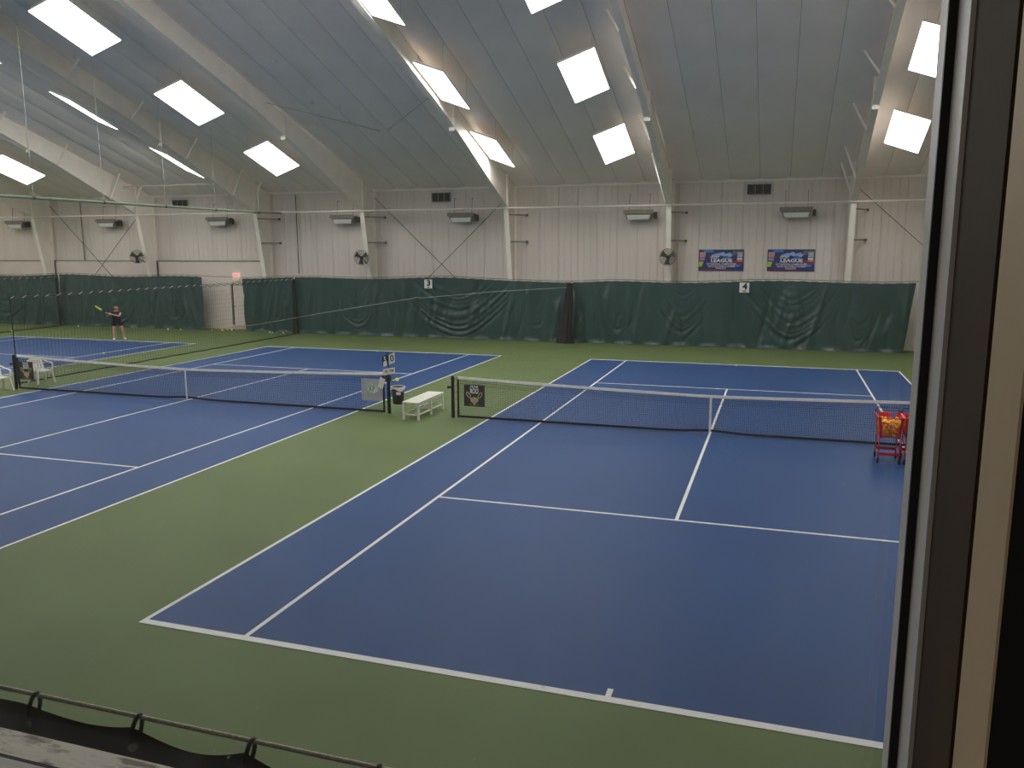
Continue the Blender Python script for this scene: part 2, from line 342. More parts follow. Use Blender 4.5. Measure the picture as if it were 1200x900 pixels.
# ------------------------------------------------------------------ steel portal frames
ORD = ['at the far left', 'behind the left player', 'beside the exit gap', 'behind the middle court', 'right of the crossed brace rods', 'left of the two blue banners', 'right of the two blue banners']
BOT = [(16.93, 6.10), (14.6, 7.06), (12.0, 8.2), (8.9, 9.42), (0.0, 12.42)]
def frame(x, i):
    t = thing('steel_frame', 'cream tapered steel portal frame ' + ORD[i], 'steel frame', (x, 0, 0), 0, 'portal frames of the hall')
    fwid = 0.11
    for s in (1, -1):
        c = MB()
        yb0 = 18.02
        c.prism([(-0.006, s*yb0, 0), (-0.006, s*18.16, 0), (-0.006, s*18.16, 6.088), (-0.006, s*16.932, 6.088)], (0.012, 0, 0))    # web
        c.hexa([(-fwid, s*(yb0-.012), 0), (fwid, s*(yb0-.012), 0), (fwid, s*yb0, 0), (-fwid, s*yb0, 0)],
               [(-fwid, s*16.918, 6.1), (fwid, s*16.918, 6.1), (fwid, s*16.93, 6.1), (-fwid, s*16.93, 6.1)])                 # inner flange
        c.box(-fwid, fwid, min(s*18.15, s*18.165), max(s*18.15, s*18.165), 0, EAVE)
        c.build('column', STEEL, t)
        r = MB(); top = [(y, zc(y)+0.02) for y, z in BOT]
        r.prism([(-0.006, s*y, z) for y, z in BOT]+[(-0.006, s*y, z) for y, z in reversed(top)], (0.012, 0, 0))
        r.prism([(-0.006, s*16.93, 6.1), (-0.006, s*18.16, 6.1), (-0.006, s*18.16, EAVE), (-0.006, s*16.93, zc(16.93))], (0.012, 0, 0))
        for (ya, za), (yc, zb) in zip(BOT[:-1], BOT[1:]):
            r.hexa([(-fwid, s*ya, za-.014), (fwid, s*ya, za-.014), (fwid, s*ya, za), (-fwid, s*ya, za)],
                   [(-fwid, s*yc, zb-.014), (fwid, s*yc, zb-.014), (fwid, s*yc, zb), (-fwid, s*yc, zb)])
        r.box(-fwid, fwid, min(s*16.93, s*18.16), max(s*16.93, s*18.16), 6.09, 6.105)
        r.build('rafter', STEEL, t)
        st = MB().box(-fwid, fwid, min(s*16.925, s*16.945), max(s*16.925, s*16.945), 6.1, zc(16.93)+0.05)
        st.build('stiffener', STEEL, t)
        st = MB()
        st.box(-fwid, fwid, min(s*10.55, s*10.575), max(s*10.55, s*10.575), 8.62, zc(10.56)-0.02)
        st.build('splice_plate', STEEL, t)
        bz = MB()
        for kx in (-0.06, 0.06):
            for kz in (0.1, 0.3, 0.5):
                bz.box(kx-.015, kx+.015, min(s*10.53, s*10.6), max(s*10.53, s*10.6), 8.62+kz, 8.65+kz)
        b = bz.build('bolts', GALV, t); b['kind'] = 'stuff'
        if s < 0: continue
        side = {0: 0, 1: 1, 2: 1, 3: 0, 4: 0, 5: -1, 6: -1}[i]
        if side:                                                       # flange braces up to the purlins
            for yy in (2.95, 6.05, 9.12, 12.25, 15.4, 16.85):
                zb_ = np.interp(yy, [p[0] for p in reversed(BOT)], [p[1] for p in reversed(BOT)])
                MB().bar((0.09*side, yy-.25, zb_+0.08), (side*0.55, yy, zc(yy)+0.03), 0.075, 0.06).build('flange_brace', STEEL, t)
        if i >= 2:                                                     # flange braces from column to girts
            for zz in (5.78, 4.56):
                yf = 16.93+(6.1-zz)*0.179
                b = MB().bar((0.09, yf+0.06, zz), (0.62, 18.13, zz), 0.045, 0.06).build('girt_brace', HOOD, t)
                MB().box(0.58, 0.68, 18.09, 18.17, zz-.05, zz+.05).build('clip', DARKM, b)
    return t
for i, x in enumerate(FRAMES): frame(x, i)
# long horizontal pipe along the columns
p = MB().tube([(XL+.02, 16.84, 6.06), (-24, 16.84, 6.06), (XR-.02, 16.84, 6.06)], 0.034, 8).build('strut_pipe', PIPEW, None, True)
tag(p, 'long pale horizontal pipe running along the back columns', 'pipe')
p = MB().tube([(-31.2, 16.0, 7.46), (-24.12, 16.0, 7.46)], 0.03, 8).build('conduit_pipe', PIPEW, None, True)
tag(p, 'short pale pipe under the eave between two left frames', 'pipe')
p = MB().tube([(-22.35, 18.14, 3.0), (-22.35, 18.14, 7.0)], 0.02, 6).build('conduit_pipe', DARKM, None, True)
tag(p, 'thin grey vertical conduit on back wall right of exit gap', 'conduit')
p = MB().tube([(-36.3, 18.12, 3.66), (-36.3, 18.12, 7.0)], 0.03, 6).build('conduit_pipe', HOOD, None, True)
tag(p, 'thin grey vertical conduit on back wall at the left end', 'conduit')
def rod(a, b, label, group): 
    roof = a[2] > 9; o = MB().tube([a, b], 0.011 if roof else 0.014, 6).build('brace_rod', GALV if roof else DARKM, None, True); tag(o, label, 'brace rod', group)
rod((-17.82, 18.02, 6.75), (-10.75, 18.02, 0.25), 'brace rod falling rightward above the court 3 sign', 'crossed wall brace rods')
rod((-10.75, 17.98, 6.75), (-17.82, 17.98, 0.25), 'brace rod rising rightward above the court 3 sign', 'crossed wall brace rods')
rod((-38.45, 18.02, 6.75), (-31.5, 18.02, 0.012), 'brace rod falling rightward on the far left wall bay', 'crossed wall brace rods')
rod((-31.5, 17.98, 6.75), (-38.45, 17.98, 0.012), 'brace rod rising rightward on the far left wall bay', 'crossed wall brace rods')
rod((4.15, 18.02, 6.75), (11.2, 18.02, 0.3), 'brace rod falling rightward beside the window frame', 'crossed wall brace rods')
rod((-17.85, 9.4, 9.85), (-14.5, 12.3, 9.02), 'thin roof rod sloping off the rafter behind the middle court', 'roof brace rods')
rod((-10.72, 9.4, 9.85), (-14.15, 12.3, 9.02), 'thin roof rod meeting the rafter beside the middle light row', 'roof brace rods')

# ------------------------------------------------------------------ LED light panels
lp = None
rows = [(5.3, -0.38, 'over the right edge of the right court'), (-4.95, 0.38, 'over the left edge of the right court'), (-9.92, -0.37, 'over the right edge of the middle court'),
        (-20.3, 0.39, 'over the left edge of the middle court'), (-25.4, -0.37, 'over the right edge of the left court'), (-35.25, 0.38, 'over the left edge of the left court'), (-40.2, -0.37, 'past the far left court')]
ypos = [(13.22, 8.19), (8.03, 9.72), (2.86, 11.27), (-2.86, 11.27), (-8.03, 9.72)]
onames = ['nearest the back wall', 'second from the back wall', 'third from the back wall', 'fourth from the back wall', 'fifth from the back wall']
def light_meshes():
    hw, hl = 0.61, 1.26
    h = MB()
    h.box(-hw, hw, -hl, hl, 0.014, 0.07); h.box(-hw, -hw+.01, -hl, hl, 0, .014); h.box(hw-.01, hw, -hl, hl, 0, .014); h.box(-hw+.01, hw-.01, -hl, -hl+.01, 0, .014); h.box(-hw+.01, hw-.01, hl-.01, hl, 0, .014)
    a = h.mesh('housing', WPLAS)
    d = MB().box(-hw+.012, hw-.012, -hl+.012, hl-.012, 0.002, 0.012).mesh('diffuser', LEDM)
    return a, d
HM, DM = light_meshes()
for rx, tilt, rn in rows:
    for (ly, lz), on in zip(ypos, onames):
        t = thing('light_panel', 'white light panel '+rn+', '+on, 'ceiling light', (rx, ly, lz), 0, 'light panels under the roof')
        b = -math.atan(SLOPE) if ly > 0 else math.atan(SLOPE)
        # tilt about its long axis, then lean with the roof
        R = Matrix.Rotation(b, 4, 'X') @ Matrix.Rotation(-tilt, 4, 'Y')
        t.rotation_mode = 'XYZ'; t.rotation_euler = R.to_euler('XYZ')
        link('housing', HM, t); link('diffuser', DM, t)
        Ri = R.inverted()
        for (ax, ay) in ((-0.5, 1.1), (0.5, -1.1), (0.5, 1.1), (-0.5, -1.1)):
            wp = R @ Vector((ax, ay, 0.07)); wp += Vector((rx, ly, lz))
            top = Vector((wp.x, wp.y, zc(wp.y)+0.02))
            q = Ri @ (top-Vector((rx, ly, lz)))
            MB().tube([(ax, ay, 0.06), q], 0.006, 4).build('hanger', CORD, t)

# ------------------------------------------------------------------ wall equipment
def heater(x, lab):
    t = thing('wall_heater', lab, 'heater', (x, 17.88, 5.52), 0, 'heaters along the back wall')
    h = MB()
    b = [(-0.5, -0.26, 0.0), (0.5, -0.26, 0.0), (0.5, 0.18, 0.0), (-0.5, 0.18, 0.0)]
    tp = [(-0.62, -0.30, 0.26), (0.62, -0.30, 0.26), (0.62, 0.22, 0.38), (-0.62, 0.22, 0.38)]
    h.hexa(b, tp); h.build('hood', HOOD, t)
    MB().hexa([(-0.45, -0.29, 0.02), (0.45, -0.29, 0.02), (0.45, -0.26, -0.03), (-0.45, -0.26, -0.03)],
              [(-0.52, -0.318, 0.17), (0.52, -0.318, 0.17), (0.52, -0.28, 0.17), (-0.52, -0.28, 0.17)]).build('reflector', LENS, t)
    MB().box(-0.66, 0.66, -0.345, -0.30, 0.245, 0.40).build('front_rim', HOOD, t)
    for xx in (-0.45, 0.45):
        MB().bar((xx, 0.0, 0.33), (xx, 0.1, 1.1), 0.015, 0.012).build('hanger', DARKM, t)
        MB().bar((xx, 0.1, 1.09), (xx, 0.29, 1.09), 0.03, 0.02).build('bracket', DARKM, t)
    MB().box(0.64, 0.78, -0.1, 0.1, 0.02, 0.3).build('control_box', DARKM, t)
hl = [(-40.7, 'flared wall heater at the far left end'), (-34.1, 'flared wall heater left of the edge-on round fan'), (-26.8, 'flared wall heater above the exit gap'), (-19.4, 'flared wall heater left of the middle court fan'),
      (-13.1, 'flared wall heater above the court 3 sign'), (-4.7, 'flared wall heater left of the right hand fan'), (1.88, 'flared wall heater above the right blue banner')]
for x, l in hl: heater(x, l)
def vent(x, z, w, h, lab):
    t = thing('wall_vent', lab, 'vent', (x, 18.15, z), 0, 'vents high on the back wall')
    MB().box(-w/2, w/2, -0.02, 0.06, 0, h).build('backing', DARKM, t)
    f = MB(); e = 0.03
    f.box(-w/2-e, w/2+e, -.05, .03, -e, 0); f.box(-w/2-e, w/2+e, -.05, .03, h, h+e)
    for k in range(4):
        xx = -w/2-e+(w+e)*k/3; f.box(xx, xx+e, -.05, .03, 0, h)
    f.build('vent_frame', HOOD, t)
    for k in range(6):
        zz = h*(k+0.3)/6; MB().bar((-w/2, -0.03, zz), (w/2, -0.03, zz), 0.04, 0.012, (0, 0.6, 1)).build('louvre', DARKM, t)
vent(0.34, 6.52, 0.94, 0.38, 'louvred vent under the eave above the two blue banners')
vent(-14.3, 6.5, 0.9, 0.38, 'louvred vent under the eave left of the middle light row')
vent(-29.5, 6.55, 0.92, 0.3, 'louvred vent under the eave behind the green pipe')
def fan(x, y, z, yaw, pitch, lab):
    t = thing('wall_fan', lab, 'fan', (x, y, z), 0, 'round fans on the columns')
    R = Matrix.Rotation(yaw, 4, 'Z') @ Matrix.Rotation(pitch, 4, 'X')
    def ring(r, dy, n=24): return [R @ Vector((r*math.cos(2*PI*k/n), dy, r*math.sin(2*PI*k/n))) for k in range(n+1)]
    c = MB()
    for r, dy in ((0.37, 0.0), (0.36, -0.08), (0.30, -0.12), (0.22, -0.135), (0.14, -0.14), (0.30, 0.08), (0.2, 0.1)): c.tube(ring(r, dy), 0.006, 4, False)
    for k in range(20):
        a = 2*PI*k/20; d = Vector((math.cos(a), 0, math.sin(a)))
        c.tube([R @ (d*r+Vector((0, dy, 0))) for r, dy in ((0.07, -0.14), (0.22, -0.135), (0.33, -0.1), (0.37, 0), (0.30, 0.08), (0.12, 0.11))], 0.0045, 4, False)
    c.build('cage', DARKM, t)
    for k in range(3):
        a = 2*PI*k/3+0.5; ca, sa = math.cos(a), math.sin(a)
        def bl(u, v):
            r = 0.06+0.26*u; w = (v-0.5)*(0.09+0.16*u); return R @ Vector((r*ca-w*sa, -0.02+w*0.35, r*sa+w*ca))
        MB().grid(4, 3, bl).build('blade', DARKM, t, True)
    m = MB().tube([R @ Vector((0, d, 0)) for d in (-0.1, -0.06, 0.05, 0.16, 0.2)], [0.05, 0.08, 0.09, 0.09, 0.05], 12).build('motor', BLACK, t, True)
    yf = 16.93+(6.1-z)*0.179
    fx = min(FRAMES, key=lambda f: abs(f-x))
    MB().tube([R @ Vector((0, 0.15, 0)), (0, 0.18, -0.12), (fx-x, yf-y-0.01, -0.3)], 0.022, 8).build('bracket', DARKM, t, True)
fan(-31.6, 17.0, 3.86, 0.95, -0.25, 'dark round column fan turned away beside the left heater')
fan(-18.08, 16.98, 3.84, 0.35, -0.12, 'grey round wire fan on the column behind the middle court')
fan(-3.28, 16.95, 3.86, 0.0, -0.25, 'grey round wire fan on the column left of the banners')

# banners on the back wall
def banner(x, lab):
    t = thing('banner', lab, 'banner', (x, 18.2, 3.72), 0, 'blue league banners')
    w, h = 0.96, 0.46
    MB().box(-w, w, 0, 0.02, -h, h).build('sheet', NAVY, t)
    def quad(pts, m, name='printed_shape', d=0.004): MB().prism([(px, -d, pz) for px, pz in pts], (0, d, 0)).build(name, m, t)
    quad([(-0.72, 0.34), (-0.30, 0.34), (-0.36, 0.44), (-0.78, 0.44)], SKYB)
    quad([(0.40, 0.16), (0.94, 0.36), (0.94, 0.40), (0.50, 0.40)], mat('banner_slate', srgb(96, 112, 130), 0.55, noise=0.1, nscale=9), d=0.003)
    quad([(0.38, -0.12), (0.94, -0.16), (0.94, -0.03), (0.38, 0.0)], CRIM)
    quad([(-0.95, -0.44), (0.5, -0.44), (0.3, -0.41), (-0.95, -0.40)], CRIM)
    quad([(-0.95, -0.28), (-0.82, -0.28), (-0.74, -0.06), (-0.95, -0.06)], LIME)
    quad([(0.50, -0.28), (0.80, -0.28), (0.86, -0.18), (0.54, -0.18)], SKYB)
    quad([(-0.92, 0.12), (-0.68, 0.12), (-0.66, 0.28), (-0.92, 0.28)], CORAL)
    quad([(-0.92, -0.01), (-0.70, -0.01), (-0.70, 0.09), (-0.92, 0.09)], mat('banner_lilac', srgb(150, 150, 200), 0.55, noise=0.1, nscale=9))
    quad([(-0.92, 0.30), (-0.66, 0.30), (-0.66, 0.33), (-0.92, 0.33)], INKW)
    quad([(0.68, 0.12), (0.90, 0.12), (0.92, 0.34), (0.70, 0.34)], mat('banner_sand', srgb(186, 188, 172), 0.55, noise=0.1, nscale=9), d=0.006)
    quad([(0.68, 0.02), (0.90, 0.02), (0.90, 0.09), (0.68, 0.09)], INKW, d=0.006); quad([(0.68, -0.06), (0.90, -0.06), (0.90, -0.01), (0.68, -0.01)], CORAL, d=0.006)
    # three swooshing flame shapes above the title
    for k, (a, b) in enumerate(((-0.44, 0.14), (-0.20, 0.19), (0.08, 0.16))):
        quad([(a, b), (a+0.18, b+0.02), (a+0.34, b-0.03), (a+0.40, b+0.06), (a+0.30, b+0.17), (a+0.16, b+0.13), (a+0.06, b+0.10)], PALEB, 'emblem', 0.005+0.002*k)
    quad([(0.02, 0.05), (0.3, 0.03), (0.42, 0.16), (0.2, 0.14)], SKYB, 'emblem', 0.0045)
    put_text('USTA', 0.15, INKW, (-0.30, -0.014, 0.12), t, width=0.30)
    put_text('LEAGUE', 0.20, INKW, (0.02, -0.014, -0.02), t, width=0.90, bold=0.028)
    put_text('2017 NATIONAL CHAMPIONSHIPS', 0.10, INKW, (0.02, -0.008, -0.17), t, width=1.26)
    put_text('ADULT 40 & OVER 3.5 WOMEN', 0.10, INKW, (0.02, -0.008, -0.265), t, width=1.14)
    put_text('FINALISTS', 0.09, INKW, (0.0, -0.008, -0.35), t, width=0.42)
banner(-1.13, 'blue league banner, the left one of the pair'); banner(1.77, 'blue league banner under the rightmost heater')

# exit sign, door
t = thing('exit_sign', 'small white exit sign with red letters above the gap in the curtains', 'sign', (-26.15, 18.05, 2.74))
MB().box(-0.22, 0.22, 0, 0.08, 0, 0.28).build('sign_box', EXITW, t)
put_text('EXIT', 0.20, EXITR, (0, -0.004, 0.15), t, width=0.34)
MB().box(-0.2, 0.2, -0.03, 0.09, -0.12, -0.03).build('lamp_box', WPLAS, t)
d = thing('door_1', None, None, (-25.9, 18.12, 0)); d['kind'] = 'structure'
MB().box(-0.50, 0.62, -0.05, 0.02, 0.25, 2.38).build('door_leaf', BASEW, d)
fr = MB(); fr.box(-0.70, -0.62, -0.10, 0.02, 0.2, 2.52); fr.box(-0.62, 0.7, -0.10, 0.02, 2.42, 2.52); fr.box(-0.62, 0.7, -0.10, 0.02, 0.2, 0.24); fr.build('door_frame', BASEW, d)
MB().box(-0.56, -0.50, -0.055, 0.02, 0.24, 2.42).build('door_gap', DARKM, d)
MB().box(-0.62, -0.56, -0.07, 0.02, 0.24, 2.42).build('door_stop', HOOD, d)
MB().tube([(-0.42, -0.05, 1.25), (-0.42, -0.11, 1.25), (-0.32, -0.11, 1.25)], 0.015, 6).build('door_handle', DARKM, d)

# ------------------------------------------------------------------ back curtains
YC = 17.24
def ztop(x): return 2.84+0.045*math.sin(x*0.83+0.6)+0.03*math.sin(x*0.31)-0.10*math.exp(-((x+7.6)/1.6)**2)
def curtain(x0, x1, swags, seed, lab, lean=(0, 0), cx1=None):
    rnd = random.Random(seed); nw = max(10, int((x1-x0)/0.055)); nh = 56
    comps = [(wl*rnd.uniform(0.8, 1.2), rnd.uniform(0, 6.28), rnd.uniform(-0.5, 0.5), am) for wl, am in ((0.33, 0.013), (0.55, 0.026), (0.85, 0.036), (1.4, 0.04), (2.3, 0.04))]
    diag = [(rnd.uniform(x0, x1), rnd.uniform(-0.5, 0.5), rnd.uniform(0.05, 0.13), rnd.uniform(0.03, 0.085)*rnd.choice((-1, 1)), rnd.uniform(0.0, 0.5), rnd.uniform(0.7, 1.1)) for _ in range(int((x1-x0)*3.2))]
    def f(u, v):
        x = x0+u*(x1-x0); zt = ztop(x); h = 1-v                         # v: 0 bottom .. 1 top
        # top scallops between hooks
        zt2 = zt-0.025*abs(math.sin(PI*x/0.46))
        z = 0.015+(zt2-0.015)*v
        d = 0.0
        env = 0.25+0.75*min(1, h*1.6)
        for wl, ph, dr, am in comps:
            q = math.sin(2*PI*(x+dr*h+0.12*math.sin(3*h+ph))/wl+ph); d += am*(0.5*q+0.9*(abs(q)**0.6)-0.5)*env*(0.6+0.4*math.sin(x*0.9+ph*2))
        for cx, sl, wd, am, h0, h1 in diag:
            q = (x-cx-sl*(h-0.3)*1.6)/wd
            if abs(q) < 3: d += am*math.exp(-q*q)*max(0, min(1, (h-h0)*5))*max(0, min(1, (h1-h)*5))
        for cx, w, zl, am, lam in swags:
            tt = (x-cx)/w
            if abs(tt) < 1.05:
                ph = (z-zl-2.3*abs(tt)**1.7)/lam
                if ph > -0.6:
                    e = max(0, 1-abs(tt)**3)*math.exp(-max(0, ph)*0.22)*min(1, (ph+0.6)*2)*min(1, (zt2-z)/0.35)
                    ph2 = ph-0.25*math.sin(ph*1.7+tt*2)+0.22*math.sin(3.1*tt+1.3*ph+seed)+0.1*math.sin(9*tt+seed); k = math.sin(2*PI*ph2); e *= 0.65+0.35*math.sin(4.3*tt+2.1*ph)
                    d += am*e*(0.55*k+0.45*(1-2*abs(math.sin(PI*ph2))))
        d += 0.022*math.cos(2*PI*x/0.92)*math.exp(-(zt2-z)/0.35)         # pinched at the hooks
        foot = max(0, 0.22-z)/0.22
        d += foot*foot*(0.05+0.05*math.sin(x*5.1+seed))
        xo = x+lean[0]*h*max(0, 1-u*6)+lean[1]*h*max(0, 1-(1-u)*6)
        return (xo, YC-d, z)
    o = MB().grid(nw, nh, f); t = thing('back_curtain', lab, 'curtain', (0, 0, 0), 0, 'green curtains along the back wall')
    o.build('fabric', CURT, t, True)
    hk = MB(); x = x0+0.1
    while x < x1:
        hk.bar((x, YC, ztop(x)-0.02), (x, YC, ztop(x)+0.05), 0.012, 0.012); x += 0.46
    h = hk.build('hooks', BLACK, t); h['kind'] = 'stuff'
    MB().tube([(x, YC, ztop(x)+0.05) for x in np.linspace(x0, cx1 or x1, int(x1-x0)*3+6)], 0.011, 5).build('cable', CABLE, t)
    return t
curtain(XL+0.2, -37.42, [(-41.5, 2.6, 0.3, 0.05, 0.3)], 3, 'dark green curtain at the far left end of the back wall', cx1=-37.37)
curtain(-37.36, -27.68, [(-33.2, 1.7, 0.15, 0.06, 0.28), (-29.6, 1.5, 0.3, 0.035, 0.3)], 4, 'dark green curtain hanging behind the person', cx1=-25.21)
curtain(-25.2, -22.08, [(-23.2, 1.0, 0.5, 0.04, 0.3)], 5, 'narrow dark green curtain right of the exit gap', lean=(0.1, 0), cx1=-22.03)
curtain(-22.02, -7.62, [(-13.3, 3.2, 0.12, 0.10, 0.30), (-18.6, 1.9, 0.35, 0.05, 0.28), (-9.3, 1.2, 0.5, 0.03, 0.3)], 6, 'long green curtain with deep hanging folds under the 3 sign', cx1=-7.59)
curtain(-7.58, 6.55, [(1.9, 2.1, 0.12, 0.07, 0.30), (-2.6, 1.6, 0.35, 0.045, 0.28), (4.6, 1.1, 0.2, 0.045, 0.26), (-5.4, 1.2, 0.4, 0.035, 0.25)], 9, 'long green curtain under the 4 sign at the right', lean=(0, -0.3), cx1=7.6)
def sign(n, x, lab):
    t = thing('court_sign', lab, 'sign', (x, 17.12, 2.38), 0, 'court number signs')
    MB().box(-0.2, 0.2, 0, 0.01, 0, 0.42).build('plate', PAPER, t)
    put_text(n, 0.36, INK, (0.02, -0.003, 0.245), t, width=0.2, bold=0.04)
    MB().box(-0.06, 0.08, -0.003, 0.0, 0.04, 0.08).build('printed_mark', INK, t)
    for xx in (-0.15, 0.15): MB().tube([(xx, 0.004, 0.41), (xx, 0.10, ztop(x)-2.38+0.03)], 0.006, 5).build('clip', BLACK, t)
sign('3', -14.62, 'small white sign reading 3, behind the middle court'); sign('4', -0.05, 'small white sign reading 4, right of the black netting bundle')
# black divider netting bundle pulled back to the wall
def bundle(x, y, ht, rt_, rb, lab, m=NETB, lean=0.0, n=40):
    rnd = random.Random(int(x*10)); ph = [rnd.uniform(0, 6.28) for _ in range(4)]
    b = MB()
    def f(u, v):
        a = 2*PI*u; r = rt_+(rb-rt_)*(1-v)**1.15
        r *= 1+0.16*math.sin(5*a+ph[0]+1.4*v)+0.12*math.sin(9*a+ph[1]-2*v)+0.05*math.sin(17*a+ph[2])
        return (x+lean*(1-v)+r*math.cos(a), y+0.55*r*math.sin(a), 0.01+v*(ht-0.01)+0.02*math.sin(3*a)*(v > 0.98))
    b.grid(n, 26, f)
    t = thing('divider_bundle', lab, 'netting', (0, 0, 0), 0)
    b.build('gathered_netting', m, t, True)
    return t
tb = bundle(-7.55, 16.8, 2.70, 0.13, 0.36, 'black divider netting gathered between the two long green curtains', lean=-0.2)
MB().tube([(-7.36, 16.62, 2.45), (-7.30, 16.60, 2.0), (-7.34, 16.58, 1.3), (-7.38, 16.56, 0.3)], [0.03, 0.05, 0.045, 0.03], 8).build('tie_strap', CURT, tb, True)
MB().tube([(-7.55, 16.86, 2.66), (-7.55, 16.95, 2.76), (-7.55, YC, ztop(-7.55)+0.05)], 0.012, 6).build('hook', BLACK, tb)
bundle(-21.95, 17.0, 2.76, 0.08, 0.14, 'narrow black netting edge beside the long green curtain')
bundle(-37.3, 16.98, 2.80, 0.06, 0.09, 'narrow black netting edge between the two left curtains')
# sagging cord
c = MB().tube([(-27.2, 16.86, 0.02), (-24.2, 16.86, 0.42), (-20.0, 16.86, 1.15), (-15.2, 16.86, 1.93), (-15.1, 16.86, 1.97), (-14.95, 16.86, 1.93), (-11.0, 16.84, 2.30), (-7.72, 16.80, 2.52)], 0.009, 5).build('pull_cord', CORD, None, True)
tag(c, 'thin pale cord stretched across the long green curtain', 'cord')
# vertical pole and panel end right of the last curtain
p = MB().tube([(6.86, 17.6, 0), (6.86, 17.6, 2.95)], 0.014, 6).build('curtain_pole', CABLE, None, True); tag(p, 'thin dark upright pole at the right end of the curtains', 'pole')

# ------------------------------------------------------------------ divider nets between the courts
def divider(x, y0, y1, lab, step, zt=2.76):
    t = thing('divider_net', lab, 'netting', (x, 0, 0), 0, 'divider nets between courts')
    n = MB(); y = y0; th = 0.0017
    while y <= y1: n.bar((0, y, 0.02), (0, y, zt-0.03*abs(math.sin(PI*(y-y0)/0.45))), th*2, th*2, (1, 0, 0)); y += step
    z = 0.1
    while z < zt-0.1: n.bar((0, y0, z), (0, y1, z), th*2, th*2); z += step*1.3
    n.build('netting', NETB, t)['kind'] = 'stuff'
    k = 90; MB().tube([(0.03*math.sin(i*0.9), y0+(y1-y0)*i/k, 0.02) for i in range(k+1)], 0.022, 6).build('bottom_weight', BLACK, t, True)
    k = int((y1-y0)/0.1125)
    MB().tube([(0, y0+(y1-y0)*i/k, zt-0.07*abs(math.sin(PI*i/4))) for i in range(k+1)], 0.011, 5).build('scalloped_rope', BLACK, t)
    MB().tube([(0, y0, zt+0.03), (0, (y0+y1)/2, zt+0.01), (0, y1, zt+0.03)], 0.008, 5).build('top_cable', CABLE, t)
    hk = MB(); y = y0
    while y <= y1: hk.tube([(0, y, zt-0.03), (0.09, y+0.09, zt+0.05)], 0.009, 4); y += 0.45
    hk.build('hooks', CORD, t)['kind'] = 'stuff'
    MB().tube([(0, y0, 0.0), (0, y0, zt)], 0.016, 6).build('end_rope', BLACK, t)
    return t
divider(-21.8, 0.75, 16.75, 'thin black divider net between the middle and left courts', 0.14)
divider(-37.15, 9.5, 16.95, 'thin black divider net along the far left side', 0.2)
t = thing('track_pipe', 'green overhead pipe slanting from the upper left to a column', 'pipe', (-21.97, 0, 0))
MB().tube([(0, -3.0, 5.93), (0, 6, 5.94), (0, 16.2, 5.97)], 0.05, 10).build('pipe', PIPEG, t, True)
MB().tube([(0, 16.2, 5.97), (-0.4, 16.7, 6.03), (-1.9, 16.72, 6.05)], 0.035, 8).build('end_elbow', PIPEG, t, True)
for yy in (-1, 2.15, 5.1, 8.25, 11.3, 14.4):
    MB().tube([(0, yy, 5.98), (0, yy, zc(yy)+0.02)], 0.008, 5).build('hanger', CORD, t)
    MB().tube([(-0.001, yy-.04, 5.945), (0, yy+.04, 5.945)], 0.062, 8).build('collar', DARKM, t)

# ------------------------------------------------------------------ tennis nets
def tennis_net(cx, lab):
    t = thing('tennis_net', lab, 'net', (cx, 0, 0), 0, 'tennis nets')
    H = 6.40
    def zt(x): return 0.914+0.156*(abs(x)/H)**1.3
    def zb(x): return 0.045+0.045*math.exp(-(x/0.5)**2)
    n = MB(); w = 0.0042; x = -H+0.17
    while x < H-0.16: n.bar((x, 0, zb(x)), (x, 0, zt(x)-0.02), w, w, (0, 1, 0)); x += 0.046
    for k in range(20):
        fr_ = k/20; pts = np.linspace(-H+0.17, H-0.17, 17)
        P = [(xx, 0, zb(xx)+(zt(xx)-zb(xx))*(fr_+0.02)) for xx in pts]
        for a, b in zip(P[:-1], P[1:]): n.bar(a, b, w, w)
    for k in range(4):                                                # doubled top rows
        pts = np.linspace(-H+0.17, H-0.17, 17)
        P = [(xx, 0.004, zt(xx)-0.08-0.045*k) for xx in pts]
        for a, b in zip(P[:-1], P[1:]): n.bar(a, b, w, w)
    n.build('netting', NETB, t)['kind'] = 'stuff'
    xs = np.linspace(-H+0.13, H-0.13, 41)
    hb = MB(); bb = MB()
    for a, b in zip(xs[:-1], xs[1:]):
        hb.hexa([(a, -.014, zt(a)-.062), (b, -.014, zt(b)-.062), (b, .014, zt(b)-.062), (a, .014, zt(a)-.062)], [(a, -.010, zt(a)), (b, -.010, zt(b)), (b, .010, zt(b)), (a, .010, zt(a))])
        bb.hexa([(a, -.008, zb(a)-.03), (b, -.008, zb(b)-.03), (b, .008, zb(b)-.03), (a, .008, zb(a)-.03)], [(a, -.008, zb(a)+.025), (b, -.008, zb(b)+.025), (b, .008, zb(b)+.025), (a, .008, zb(a)+.025)])
    hb.build('headband', TAPEW, t)['label'] = 'white headband'; bb.build('bottom_band', TAPEB, t)
    for s in (-1, 1):
        MB().box(min(s*(H-.17), s*(H-.12)), max(s*(H-.17), s*(H-.12)), -0.012, 0.012, 0.02, 1.05).build('side_band', TAPEB, t)
        p = MB().tube([(s*H, 0, 0), (s*H, 0, 1.03), (s*H, 0, 1.06), (s*H, 0, 1.075)], [0.045, 0.045, 0.04, 0.02], 12).build('post', BLACK, t, True)
        lc = MB()
        for k in range(6): zz = 0.12+k*0.17; lc.tube([(s*(H-.02), 0, zz), (s*(H-.14), 0, zz+0.05)], 0.005, 4)
        lc.build('lacing', BLACK, p)['kind'] = 'stuff'
        if s < 0:
            MB().tube([(-H, 0, 0.78), (-H-0.09, -0.01, 0.78), (-H-0.13, -0.01, 0.78)], [0.03, 0.03, 0.045], 8).build('winch', BLACK, p)
    MB().box(-0.026, 0.026, -0.018, -0.014, 0.05, 0.905).build('center_strap', TAPEW, t)['label'] = 'white centre strap'
    return t
